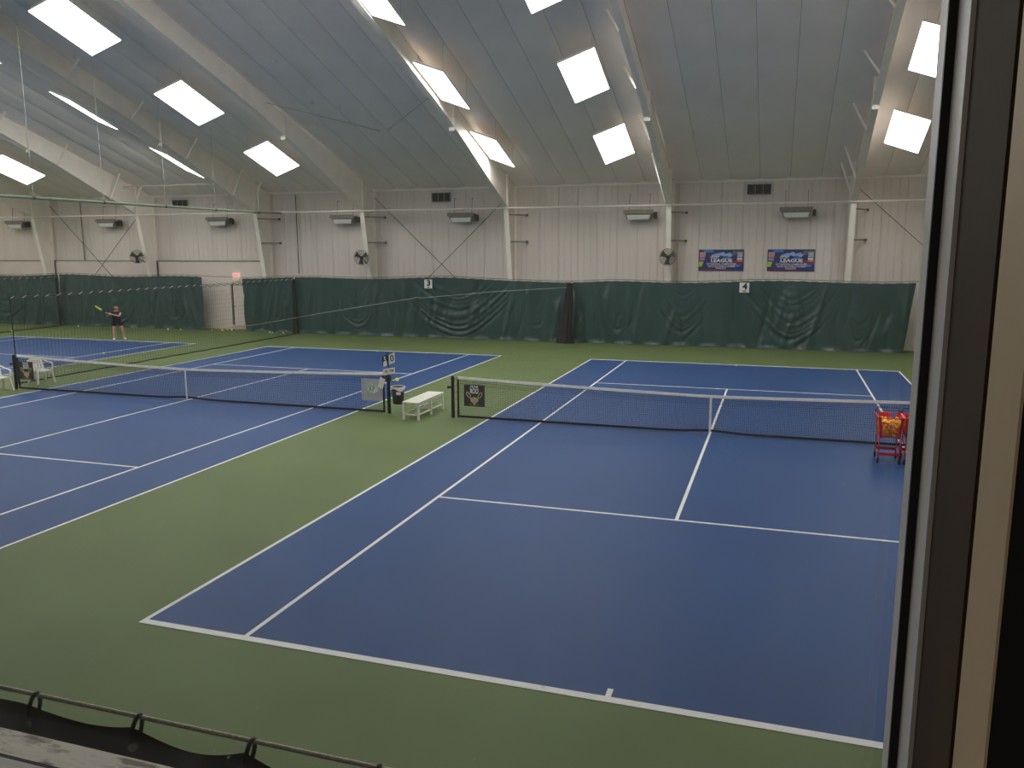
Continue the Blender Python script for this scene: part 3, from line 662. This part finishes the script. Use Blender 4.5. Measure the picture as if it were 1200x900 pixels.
tennis_net(0.0, 'tennis net across the right court beside red ball carts'); tennis_net(-14.606, 'tennis net across the middle court with a grey banner')
# rackets banner
def roo(x, y, lab, rz=0.0):
    t = thing('net_banner', lab, 'banner', (x, y, 0.32), rz, 'dark square banners on the nets')
    MB().box(-0.28, 0.28, 0, 0.006, 0, 0.55).build('sheet', CHARC, t)
    put_text('FEAR', 0.078, INKW, (0, -0.003, 0.500), t, width=0.22)
    put_text('ROO', 0.18, INKW, (0, -0.003, 0.388), t, width=0.22, bold=0.03)
    for s in (-1, 1):
        def P(a, rx, rz_): 
            ex, ez = math.cos(a)*rx, math.sin(a)*rz_; an = -s*0.62
            return (s*0.155+ex*math.cos(an)-ez*math.sin(an), -0.003, 0.29+ex*math.sin(an)+ez*math.cos(an))
        MB().tube([P(2*PI*k/16, 0.035, 0.085) for k in range(17)], 0.011, 4, False).build('printed_racket', TAN, t)
        MB().bar((s*0.10, -0.003, 0.215), (s*0.03, -0.003, 0.13), 0.02, 0.006).build('racket_handle', TAN, t)
    MB().prism([(0.115*math.cos(2*PI*k/20), -0.005, 0.165+0.075*math.sin(2*PI*k/20)) for k in range(20)], (0, 0.005, 0)).build('emblem', TAN, t)
    MB().prism([(-0.04, -0.005, 0.10), (0.04, -0.005, 0.10), (0.02, -0.005, 0.03), (-0.02, -0.005, 0.03)], (0, 0.005, 0)).build('emblem', TAN, t)
    for a in (-0.1, 0.1): MB().bar((a-.03, -0.003, 0.06), (a+.03, -0.003, 0.04), 0.02, 0.004).build('emblem', TAN, t)
roo(-5.81, -0.022, 'dark square banner with tan emblem on the right court net')
roo(-20.52, -0.022, 'dark square banner at the left end of the middle net')
t = thing('net_banner', 'grey square banner with white oval hung on the middle net', 'banner', (-8.68, -0.024, 0.32))
def gb(u, v): return (-0.31+0.62*u, -0.012*math.sin(7*u+3*v)*math.sin(5*v+1), 0.58*v)
MB().grid(14, 12, gb).build('sheet', GREYB, t, True)
MB().prism([(0.02+0.165*math.cos(2*PI*k/24), -0.017, 0.31+0.115*math.sin(2*PI*k/24)) for k in range(24)], (0, 0.004, 0)).build('printed_oval', PAPER, t)
put_text('KP', 0.20, GREENP, (0.01, -0.02, 0.31), t, width=0.17)
MB().tube([(0.02+0.15*math.cos(2*PI*k/24), -0.018, 0.31+0.10*math.sin(2*PI*k/24)) for k in range(19)], 0.006, 4).build('printed_ring', GREENP, t)

# ------------------------------------------------------------------ post with score cards, bin, ball
t = thing('score_stand', 'score card stand clamped to the right post of the middle net', 'scoreboard', (-8.10, -0.10, 0))
c_ = MB(); c_.box(-0.165, -0.155, 0.02, 0.16, 0.86, 1.0); c_.box(-0.057, -0.047, 0.02, 0.16, 0.86, 1.0); c_.box(-0.165, 0.0, 0.02, 0.05, 0.86, 1.0)
c_.build('clamp', DARKM, t)
MB().tube([(-0.09, 0.03, 0.9), (-0.04, 0.0, 1.06), (-0.06, 0, 1.62)], 0.014, 8).build('rod', BLACK, t)
a = 0.30
def card(x0, x1, z0, z1, m, name='score_card', dy=-0.03, sh=0.08):
    return MB().prism([(x0, dy, z0), (x1, dy, z0+sh), (x1, dy, z1+sh), (x0, dy, z1)], (0, 0.008, 0)).build(name, m, t)
card(-0.20, -0.03, 1.27, 1.50, BLACK); card(-0.01, 0.16, 1.30, 1.56, PAPER, dy=-0.035)
card(-0.17, -0.07, 1.24, 1.36, PAPER, dy=-0.045, sh=0.04)
put_text('5', 0.2, PAPER, (-0.12, -0.036, 1.43), t, width=0.07); put_text('0', 0.24, INK, (0.08, -0.040, 1.47), t, width=0.10)
card(-0.18, 0.16, 1.02, 1.18, PAPER, 'lower_card', -0.05, 0.07)
put_text('SET', 0.09, mat('red_ink', srgb(180, 50, 50), 0.6, noise=0.05), (-0.08, -0.055, 1.12), t, width=0.09); put_text('GAME', 0.07, INK, (0.07, -0.055, 1.16), t, width=0.12)
MB().prism([(-0.34, -0.06, 0.70), (-0.20, -0.06, 0.66), (-0.12, -0.06, 0.92), (-0.26, -0.06, 0.98)], (0, 0.008, 0)).build('hanging_tag', PAPER, t)
MB().tube([(-0.02, -0.055, 0.99), (-0.18, -0.055, 0.95)], 0.008, 5).build('tag_wire', DARKM, t)
MB().tube([(-0.05, 0.03, 0.88), (0.10, -0.02, 0.87), (0.17, -0.02, 0.885)], 0.012, 6).build('ball_holder', DARKM, t)
BALLM = MB()
bm_ = bmesh.new(); bmesh.ops.create_icosphere(bm_, subdivisions=2, radius=0.033); 
BALLM.v = [tuple(v.co) for v in bm_.verts]; BALLM.f = [tuple(v.index for v in f.verts) for f in bm_.faces]; bm_.free()
B_Y, B_O, B_A = BALLM.mesh('ball', YEL, True), BALLM.mesh('ball', ORA, True), BALLM.mesh('ball', YOR, True)
bi_ = bmesh.new(); bmesh.ops.create_icosphere(bi_, subdivisions=1, radius=0.032)
ICO = ([tuple(v.co) for v in bi_.verts], [tuple(v.index for v in f.verts) for f in bi_.faces]); bi_.free(); B_A_MAT = YOR
def ball(me, loc, lab, group): return tag(link('tennis_ball', me, None, loc), lab, 'ball', group)
bb_ = ball(B_Y, (-7.90, -0.12, 0.925), 'yellow tennis ball held beside the score cards', 'tennis balls'); bb_.scale = (1.5, 1.5, 1.5)
t = thing('trash_bin', 'black waste bin with pale liner hung on the net post', 'bin', (-7.87, -0.14, 0.30))
MB().lathe([(0.0, 0), (0.125, 0), (0.135, 0.02), (0.18, 0.44), (0.17, 0.44), (0.12, 0.03), (0.0, 0.03)], 20).build('bucket', BLACK, t, True)
lin = MB()
def lf(u, v):
    a = 2*PI*u; prof_ = [(0.165, 0.32), (0.172, 0.43), (0.188, 0.455), (0.192, 0.44), (0.188, 0.39)]
    k = v*(len(prof_)-1); i = min(int(k), len(prof_)-2); fr_ = k-i
    r = prof_[i][0]*(1-fr_)+prof_[i+1][0]*fr_; z = prof_[i][1]*(1-fr_)+prof_[i+1][1]*fr_
    if v > 0.5: z += 0.035*math.sin(3*a+0.6)*(v-0.5)*2-0.03*(v-.5)
    return (r*math.cos(a)*(1+0.015*math.sin(9*a)), r*math.sin(a), z)
lin.grid(30, 10, lf).build('liner', BAG, t, True)
MB().box(0.03, 0.15, -0.168, -0.160, 0.26, 0.33).build('bin_sticker', PAPER, t)
MB().bar((-0.17, 0.07, 0.40), (-0.29, 0.12, 0.40), 0.04, 0.03).build('bin_bracket', DARKM, t)

# ------------------------------------------------------------------ bench
t = thing('bench', 'white plastic slatted bench standing between the two nets', 'bench', (-7.29, 0.16, 0), 0.0)
L2, Wd, Ht = 0.82, 0.21, 0.46
for k in range(7):
    x0 = -Wd-0.02+k*(2*Wd+0.04)/7
    me = MB().box(x0+.004, x0+(2*Wd+0.04)/7-.004, -L2, L2, Ht-0.025, Ht).mesh('slat', WPLAS); link('slat', bevel_mesh(me, 0.004), t)
for x in (-Wd+.01, Wd-.01):
    MB().box(x-.016, x+.016, -L2+.03, L2-.03, Ht-0.075, Ht-0.026).build('side_rail', WPLAS, t)
    for y in (-L2+.05, 0.0, L2-.05):
        MB().hexa([(x-.026, y-.03, 0), (x+.026, y-.03, 0), (x+.026, y+.03, 0), (x-.026, y+.03, 0)], [(x-.022, y-.026, Ht-.03), (x+.022, y-.026, Ht-.03), (x+.022, y+.026, Ht-.03), (x-.022, y+.026, Ht-.03)]).build('leg', WPLAS, t)
    MB().box(x-.012, x+.012, -L2+.05, L2-.05, 0.12, 0.155).build('stretcher', WPLAS, t)
for y in (-L2+.05, 0.0, L2-.05): MB().box(-Wd+.02, Wd-.02, y-.012, y+.012, 0.12, 0.155).build('cross_bar', WPLAS, t)

# ------------------------------------------------------------------ monobloc chairs
def chair(loc, rz, lab):
    t = thing('plastic_chair', lab, 'chair', loc, rz, 'white plastic chairs by the middle net')
    # local: faces -y, back at +y
    def seat(u, v): 
        x = (u-0.5)*(0.46-0.04*v); y = -0.23+0.44*v; return (x, y, 0.42-0.03*v+0.012*math.cos((u-.5)*PI*2)*-1)
    s = MB().grid(8, 8, seat).grid(8, 8, lambda u, v: Vector(seat(u, v))-Vector((0, 0, 0.025)))
    def rim(a, b):
        n = 8
        for i in range(n):
            u0_, u1_ = a(i/n), a((i+1)/n); A, B = Vector(seat(*u0_)), Vector(seat(*u1_)); s.add([A, B, B-Vector((0, 0, .05)), A-Vector((0, 0, .05))], [(0, 1, 2, 3)])
    rim(lambda k: (k, 0), 0); rim(lambda k: (k, 1), 0); rim(lambda k: (0, k), 0); rim(lambda k: (1, k), 0)
    s.build('seat', WPLAS, t, False)
    def bp(x0, x1, z0, z1, th=0.018):
        def f(z): return 0.21+0.10*((z-0.38)/0.44)
        return MB().hexa([(x0, f(z0)-.0, z0), (x1, f(z0), z0), (x1, f(z0)+th, z0), (x0, f(z0)+th, z0)], [(x0*1.0, f(z1), z1), (x1, f(z1), z1), (x1, f(z1)+th, z1), (x0, f(z1)+th, z1)])
    bk = MB()
    def f(z): return 0.20+0.12*((z-0.38)/0.44)
    arc = [(-0.24+0.48*k/10, 0.74+0.075*math.sin(PI*k/10)) for k in range(11)]
    for (xa, za), (xb, zb) in zip(arc[:-1], arc[1:]):
        bk.hexa([(xa, f(.70), 0.69), (xb, f(.70), 0.69), (xb, f(.70)+.02, 0.69), (xa, f(.70)+.02, 0.69)], [(xa, f(za), za), (xb, f(zb), zb), (xb, f(zb)+.02, zb), (xa, f(za)+.02, za)])
    bk.hexa([(-.22, f(.39), .37), (.22, f(.39), .37), (.22, f(.39)+.02, .37), (-.22, f(.39)+.02, .37)], [(-.22, f(.45), .45), (.22, f(.45), .45), (.22, f(.45)+.02, .45), (-.22, f(.45)+.02, .45)])
    b = bk.build('backrest', WPLAS, t)
    for k in range(5):
        x0 = -0.225+k*0.0925; MB().hexa([(x0, f(.45), .45), (x0+.075, f(.45), .45), (x0+.075, f(.45)+.016, .45), (x0, f(.45)+.016, .45)], [(x0, f(.69), .69), (x0+.075, f(.69), .69), (x0+.075, f(.69)+.016, .69), (x0, f(.69)+.016, .69)]).build('back_slat', WPLAS, b)
    for s_ in (-1, 1):
        P = [(s_*0.245, f(.74)+.01, 0.72), (s_*0.275, 0.12, 0.655), (s_*0.285, -0.10, 0.635), (s_*0.28, -0.20, 0.615), (s_*0.265, -0.235, 0.55), (s_*0.25, -0.225, 0.42)]
        ar = MB()
        for p_, q_ in zip(P[:-1], P[1:]): ar.bar(p_, q_, 0.055, 0.022, (0, 0.4, 1) if abs(p_[2]-q_[2]) < 0.07 else (0, 1, 0.3))
        ar.build('armrest', WPLAS, t)
        for (ya, yb_) in ((-0.21, -0.27), (0.20, 0.29)):
            MB().hexa([(s_*0.27-.022, yb_-.03, 0), (s_*0.27+.022, yb_-.03, 0), (s_*0.27+.022, yb_+.022, 0), (s_*0.27-.022, yb_+.022, 0)],
                      [(s_*0.225-.03, ya-.035, .40), (s_*0.225+.03, ya-.035, .40), (s_*0.225+.03, ya+.03, .40), (s_*0.225-.03, ya+.03, .40)]).build('leg', WPLAS, t)
    return t
chair((-21.28, 1.17, 0), PI/2-0.25, 'white plastic armchair behind the left end of the middle net')
chair((-21.22, -0.42, 0), PI/2-0.25, 'white plastic armchair cut by the left edge in front of net')

# ------------------------------------------------------------------ ball carts
def cart(loc, rz, lab, glab, seed):
    t = thing('ball_cart', lab, 'cart', loc, rz, 'red ball carts')
    X, Y, z0, z1, XT, YT = 0.185, 0.25, 0.53, 0.93, 0.232, 0.31
    fl_ = MB()
    for k in range(9): y = -Y+2*Y*k/8; fl_.bar((-X, y, z0), (X, y, z0), 0.008, 0.008)
    for k in range(7): x = -X+2*X*k/6; fl_.bar((x, -Y, z0), (x, Y, z0), 0.008, 0.008)
    fl_.build('basket_floor', REDM, t)
    def wall(a0, a1, b0, b1, n, nm='basket_side'):
        m = MB(); a0, a1, b0, b1 = map(Vector, (a0, a1, b0, b1))
        for k in range(n+1): m.bar(a0.lerp(a1, k/n), b0.lerp(b1, k/n), 0.004, 0.004, (0.3, 1, 0))
        for k in range(5): m.bar(a0.lerp(b0, k/4), a1.lerp(b1, k/4), 0.005 if k < 4 else 0.018, 0.005 if k < 4 else 0.018)
        m.build(nm, REDM, t)
    wall((-X, -Y, z0), (X, -Y, z0), (-XT, -YT, z1), (XT, -YT, z1), 6); wall((-X, Y, z0), (X, Y, z0), (-XT, YT, z1), (XT, YT, z1), 6)
    wall((-X, -Y, z0), (-X, Y, z0), (-XT, -YT, z1), (-XT, YT, z1), 7); wall((X, -Y, z0), (X, Y, z0), (XT, -YT, z1), (XT, YT, z1), 7)
    for sx in (-1, 1):                                                    # solid corner plates and raised lid flaps
        for s in (-1, 1):
            MB().hexa([(sx*X, s*(Y+.004), z0-.02), (sx*(X-.05), s*(Y+.004), z0-.02), (sx*(X-.05), s*(Y+.012), z0-.02), (sx*X, s*(Y+.012), z0-.02)],
                      [(sx*XT, s*(YT+.004), z1+.02), (sx*(XT-.05), s*(YT+.004), z1+.02), (sx*(XT-.05), s*(YT+.012), z1+.02), (sx*XT, s*(YT+.012), z1+.02)]).build('corner_plate', REDM, t)
        MB().prism([(sx*(XT-.004), -YT+.05, z1-.01), (sx*(XT-.004), YT-.02, z1-.01), (sx*(XT-.02), YT-.03, z1-.13), (sx*(XT-.012), 0.0, z1-.10)], (-sx*0.005, 0, 0)).build('side_flap', REDM, t)
    MB().prism([(-0.15, YT-.012, z1-.005), (0.05, YT-.012, z1-.005), (0.05, YT-.03, z1-.11), (-0.15, YT-.03, z1-.11)], (0, -0.005, 0)).build('back_flap', REDM, t)
    for s in (-1, 1):
        for sy_ in (-1, 1):
            lg = MB().tube([(s*X, sy_*Y, z0+0.02), (s*(X+.005), sy_*(Y+.01), 0.42), (s*(X+.01), sy_*(Y+.02), 0.10)], 0.012, 8).build('leg', REDM, t, True)
            c = MB().tube([(s*(X+.01)-.016, sy_*(Y+.02), 0.042), (s*(X+.01)+.016, sy_*(Y+.02), 0.042)], 0.042, 14).build('caster', RUB, t)
            MB().box(s*(X+.01)-.024, s*(X+.01)+.024, sy_*(Y+.02)-.016, sy_*(Y+.02)+.016, 0.05, 0.11).build('fork', DARKM, c)
        MB().tube([(s*(X+.01), -Y-.02, 0.20), (s*(X+.01), Y+.02, 0.20)], 0.01, 6).build('shelf_rail', REDM, t)
    for sy_ in (-1, 1): MB().box(-X-.01, X+.01, sy_*(Y+.02)-.008, sy_*(Y+.02)+.008, 0.165, 0.225).build('shelf_bar', REDM, t)
    MB().tube([(-XT, YT, z1), (-XT+.03, YT+.03, z1+.10), (XT-.03, YT+.03, z1+.10), (XT, YT, z1)], 0.011, 8).build('handle', BLACK, t, True)
    rnd = random.Random(seed); ca, sa = math.cos(rz), math.sin(rz)
    heap = MB()
    for layer in range(5):
        z = z0+0.042+layer*0.056
        e = (z-z0)/(z1-z0); hx, hy = X+(XT-X)*e-0.045, Y+(YT-Y)*e-0.045
        nx, ny = int(2*hx/0.068)+1, int(2*hy/0.068)+1
        for i in range(nx):
            for j in range(ny):
                inner = 0 < i < nx-1 and 0 < j < ny-1
                sh = (0.012 if layer % 2 else -0.012)
                x = -hx+2*hx*i/(nx-1)+(sh if 0 < i < nx-1 else 0); y = -hy+2*hy*j/(ny-1)
                zz = z+rnd.uniform(-.004, .004)+(0.03 if layer == 4 and rnd.random() < 0.4 else 0)
                if layer < 4 and (inner or j == ny-1):                    # buried balls, never seen singly
                    heap.add([Vector(v)+Vector((x, y, zz)) for v in ICO[0]], ICO[1]); continue
                me = rnd.choice((B_O, B_A, B_A) if layer >= 2 else (B_O, B_A, B_O))
                cn = {B_O: 'orange', B_A: 'amber'}[me]; ln_ = ('in the lowest layer', 'lying low', 'lying midway', 'lying high', 'on top of the heap')[layer]
                ball(me, (loc[0]+x*ca-y*sa, loc[1]+x*sa+y*ca, zz), cn+' tennis ball '+ln_+' in '+glab, 'balls in '+glab)
    h = tag(heap.build('ball_heap', B_A_MAT, None, True), 'buried amber tennis balls at the core of '+glab, 'balls', None, 'stuff'); h.location = loc
cart((3.60, -1.37, 0), 0.0, 'red wire ball cart in front of the right net, fully visible', 'the fully visible red cart', 1)
cart((4.085, -1.36, 0), 0.0, 'red wire ball cart half hidden behind the window frame', 'the half hidden red cart', 2)

# ------------------------------------------------------------------ loose balls on the floor
G = 'loose tennis balls on the floor'
door_l = 'yellow tennis ball on the floor below the exit sign, %s from the left'
for (x, y), lab in zip([(-36.91, 13.52), (-35.74, 16.7), (-29.57, 16.62), (-28.93, 16.85), (-27.03, 16.95), (-26.61, 17.21), (-26.4, 17.02), (-26.56, 17.6), (-26.32, 17.64), (-26.0, 17.23), (-24.96, 7.51), (-23.34, 3.46), (-23.4, 16.85), (-23.21, 16.8), (-22.57, 16.8)],
    ['yellow tennis ball alone on green floor at the far left edge', 'yellow tennis ball at the curtain foot left of the person', 'yellow tennis ball at the curtain foot right of the person, nearer one', 'yellow tennis ball at the curtain foot right of the person, farther one',
     *[door_l % o for o in ('first', 'second', 'third', 'fourth', 'fifth', 'last')], 'yellow tennis ball on the blue of the left court by its sideline', 'yellow tennis ball on the floor beside the white armchair',
     'yellow tennis ball of the pair at the narrow curtain foot, left', 'yellow tennis ball of the pair at the narrow curtain foot, right', 'single yellow tennis ball at the narrow curtain foot near the netting edge']):
    b = ball(B_Y, (x, y, 0.044), lab, G); b.scale = (1.3, 1.3, 1.3)

# ------------------------------------------------------------------ near curtain below the window
YN = -17.2
t = thing('near_curtain', 'dark curtain hung on a rope just below the window', 'curtain')
def nc(u, v):
    x = -2.2+4.6*u; k = (x+0.74)/0.39; sg = 0.05*abs(math.sin(PI*(k % 1.0)))*(1+0.5*math.sin(x*3.1+1.0)); top = 2.884-0.62*sg+0.012*max(0, min(1, (-0.72-x)*9))
    z = 0.02+(top-0.02)*v
    d = 0.04*math.sin(2*PI*k+0.6)*(0.4+0.6*(1-v))+0.025*math.sin(2*PI*x/0.23+1)*(1-v)+0.03*math.sin(2*PI*x/1.3)
    return (x, YN-0.024-d*0.6*min(1, (top-z)*8+0.1), z)
MB().grid(150, 40, nc).build('fabric', CURTN, t, True)
for k in range(-3, 8):
    x = -0.74+0.39*k
    if x > 2.3: continue
    a = 2*PI; pts = [(x+0.012*math.sin(i*PI/7), YN-0.006+0.020*math.cos(i*2*PI/14), 2.866+0.049*math.sin(i*2*PI/14)) for i in range(15)]
    h = MB().tube(pts, 0.0065, 6, False).build('hook', BLACK, t, True)
    MB().tube([(x, YN-0.014, 2.822), (x, YN-0.034, 2.822)], 0.012, 8).build('rivet', GALV, h)
r = MB().tube([(-2.6+i*0.1, YN, 2.905) for i in range(56)], 0.0065, 8).build('curtain_rope', ROPE, None, True)
tag(r, 'pale twisted rope carrying the dark curtain below the window', 'rope')

# ------------------------------------------------------------------ person
def skin_mesh(name, verts, edges, rad, m, root=0, sub=1):
    me = bpy.data.meshes.new(name); me.from_pydata(verts, edges, []); o = bpy.data.objects.new(name, me); COL.objects.link(o)
    md = o.modifiers.new('s', 'SKIN'); md.use_smooth_shade = True
    for i, sv in enumerate(me.skin_vertices[0].data):
        r_ = rad[i]; sv.radius = r_ if isinstance(r_, tuple) else (r_, r_); sv.use_root = (i == root)
    sb = o.modifiers.new('b', 'SUBSURF'); sb.levels = sub
    dg = bpy.context.evaluated_depsgraph_get(); dg.update()
    out = bpy.data.meshes.new_from_object(o.evaluated_get(dg)); bpy.data.objects.remove(o)
    out.name = name; out.materials.clear(); out.materials.append(m)
    out.polygons.foreach_set('use_smooth', [True]*len(out.polygons)); return out
def person():
    t = thing('person', 'person in black sportswear raising a racket on the left court baseline', 'person', (-28.62, 12.15, 0), 0.77); t.scale = (1.14, 1.08, 1.0)
    V = []; E_ = []; Rr = []
    def add(p, r, par=None):
        V.append(p); Rr.append(r); i = len(V)-1
        if par is not None: E_.append((par, i))
        return i
    pel = add((0, 0, 0.86), (0.135, 0.11)); wai = add((0.0, 0, 1.02), (0.12, 0.10), pel); che = add((0, -0.01, 1.20), (0.145, 0.11), wai)
    shd = add((0, 0, 1.33), (0.11, 0.08), che); nek = add((0, -0.01, 1.40), 0.048, shd); hb = add((0.005, -0.03, 1.47), 0.07, nek); hm = add((0.01, -0.035, 1.53), (0.080, 0.095), hb); ht = add((0.01, -0.02, 1.59), 0.060, hm)
    hands = []
    for s, kn, an, toe in ((-1, (-0.15, -0.06, 0.46), (-0.15, 0.02, 0.09), (-0.17, -0.13, 0.03)), (1, (0.19, -0.07, 0.46), (0.22, 0.03, 0.09), (0.27, -0.11, 0.03))):
        h = add((s*0.095, 0, 0.82), 0.098, pel); k = add(kn, 0.060, h); c = add(tuple(np.array(kn)*0.62+np.array(an)*0.38+np.array((0, 0.03, 0))), 0.058, k); a_ = add(an, 0.038, c); f_ = add(toe, (0.042, 0.03), a_)
    G0 = Vector((-0.30, -0.28, 1.25)); GD = Vector((-0.74, 0.02, 0.66)).normalized()
    for s, el, hp in ((-1, (-0.36, -0.10, 1.13), G0), (1, (0.10, -0.26, 1.14), G0+GD*0.09)):
        sh = add((s*0.17, 0, 1.32), 0.062, shd); e = add(el, 0.042, sh); w = add(tuple(Vector(el).lerp(hp, 0.78)), 0.028, e)
        pm = add(tuple(Vector(el).lerp(hp, 0.93)), (0.040, 0.022), w)
        dirp = (hp-Vector(el)).normalized()
        for q in range(4):                                               # four fingers closing over the grip
            o_ = GD*(-0.027+0.018*q); L_ = [0.030, 0.034, 0.032, 0.025][q]
            a1 = add(tuple(Vector(el).lerp(hp, 0.97)+o_+Vector((0, -0.016, 0.012))), 0.009, pm); a2 = add(tuple(hp+o_+dirp*L_*0.8+Vector((0, -0.020, 0.0))), 0.0085, a1); add(tuple(hp+o_+dirp*L_*0.7+Vector((0, 0.008, -0.022))), 0.008, a2)
        th = add(tuple(Vector(el).lerp(hp, 0.95)+GD*0.03+Vector((0, 0.012, 0.012))), 0.0095, pm); add(tuple(hp+GD*0.048+Vector((0, 0.014, 0.012))), 0.0085, th)
    me = skin_mesh('body', V, E_, Rr, SKIN, 0, 1); body = link('body', me, t)
    # face
    f = MB()
    for s in (-1, 1): f.lathe([(0, -.008), (0.009, 0), (0, .008)], 8, (0.01+s*0.032, -0.127, 1.535))
    f.build('eyes', INK, body)
    MB().hexa([(-0.004, -0.128, 1.495), (0.024, -0.128, 1.495), (0.020, -0.148, 1.503), (0.0, -0.148, 1.503)], [(0.002, -0.122, 1.545), (0.018, -0.122, 1.545), (0.016, -0.130, 1.543), (0.004, -0.130, 1.543)]).build('nose', SKIN, body)
    MB().box(-0.018, 0.038, -0.122, -0.108, 1.462, 1.472).build('mouth', CORAL, body)
    for s in (-1, 1): MB().lathe([(0, -.025), (0.014, -0.01), (0.016, 0.01), (0, .025)], 8, (0.01+s*0.085, -0.03, 1.52)).build('ear', SKIN, body)
    hv = [(0.01, -0.045, 1.605), (0.01, 0.04, 1.57), (0.01, 0.075, 1.48), (0.02, 0.11, 1.40), (-0.06, -0.02, 1.575), (0.08, -0.02, 1.575)]
    link('hair', skin_mesh('hair', hv, [(0, 1), (1, 2), (2, 3), (0, 4), (0, 5)], [(0.085, 0.07), 0.09, 0.06, 0.03, 0.06, 0.06], HAIR), t)
    # shirt, shorts, shoes
    sv = [(0, 0, 0.74), (0, 0, 1.0), (0, -0.01, 1.20), (0, 0, 1.33), (-0.175, 0, 1.325), (0.175, 0, 1.325), (-0.25, -0.04, 1.25), (0.15, -0.10, 1.25)]
    link('shirt', skin_mesh('shirt', sv, [(0, 1), (1, 2), (2, 3), (3, 4), (3, 5), (4, 6), (5, 7)], [(0.20, 0.17), (0.175, 0.15), (0.175, 0.135), (0.125, 0.095), 0.075, 0.075, 0.062, 0.062], CLOTH), t)
    sv = [(0, 0, 0.95), (-0.10, -0.01, 0.82), (-0.13, -0.04, 0.62), (0.10, -0.01, 0.82), (0.15, -0.05, 0.62)]
    link('shorts', skin_mesh('shorts', sv, [(0, 1), (1, 2), (0, 3), (3, 4)], [(0.165, 0.14), 0.13, 0.115, 0.13, 0.115], CLOTH), t)
    for a_, b in (((-0.145, 0.04, 0.06), (-0.175, -0.16, 0.04)), ((0.215, 0.05, 0.06), (0.285, -0.14, 0.04))):
        m_ = tuple((np.array(a_)+np.array(b))/2)
        link('shoe', skin_mesh('shoe', [a_, m_, b], [(0, 1), (1, 2)], [(0.055, 0.055), (0.055, 0.045), (0.05, 0.036)], SHOE), t)
    # racket held in both hands
    r = thing('tennis_racket', 'tennis racket with yellow head held up by the person', 'racket', (0, 0, 0), 0)
    M = Matrix.Translation((-28.62, 12.15, 0)) @ Matrix.Rotation(0.77, 4, 'Z') @ Matrix.Diagonal((1.14, 1.08, 1.0, 1))
    P0 = G0-GD*0.06; side = GD.cross(Vector((0.35, 0.25, 0.9))).normalized()
    MB().tube([P0, P0+GD*0.20], 0.016, 8).xf(M).build('grip', BLACK, r)
    thr = MB(); A = P0+GD*0.20; C_ = P0+GD*0.52
    for s in (-1, 1): thr.tube([A, A+GD*0.08+side*0.03*s, C_-GD*0.14+side*0.075*s], 0.011, 6)
    thr.xf(M).build('throat', BLACK, r)
    MB().tube([C_+GD*0.165*math.cos(2*PI*k/24)+side*0.125*math.sin(2*PI*k/24) for k in range(25)], 0.014, 6, False).xf(M).build('hoop', YEL, r)
    st = MB()
    for k in range(-6, 7):
        q = k/7; st.tube([C_+GD*0.16*q+side*0.12*math.sqrt(1-q*q), C_+GD*0.16*q-side*0.12*math.sqrt(1-q*q)], 0.0012, 3); st.tube([C_+side*0.12*q+GD*0.16*math.sqrt(1-q*q), C_+side*0.12*q-GD*0.16*math.sqrt(1-q*q)], 0.0012, 3)
    st.xf(M).build('strings', YEL, r)['kind'] = 'stuff'
person()
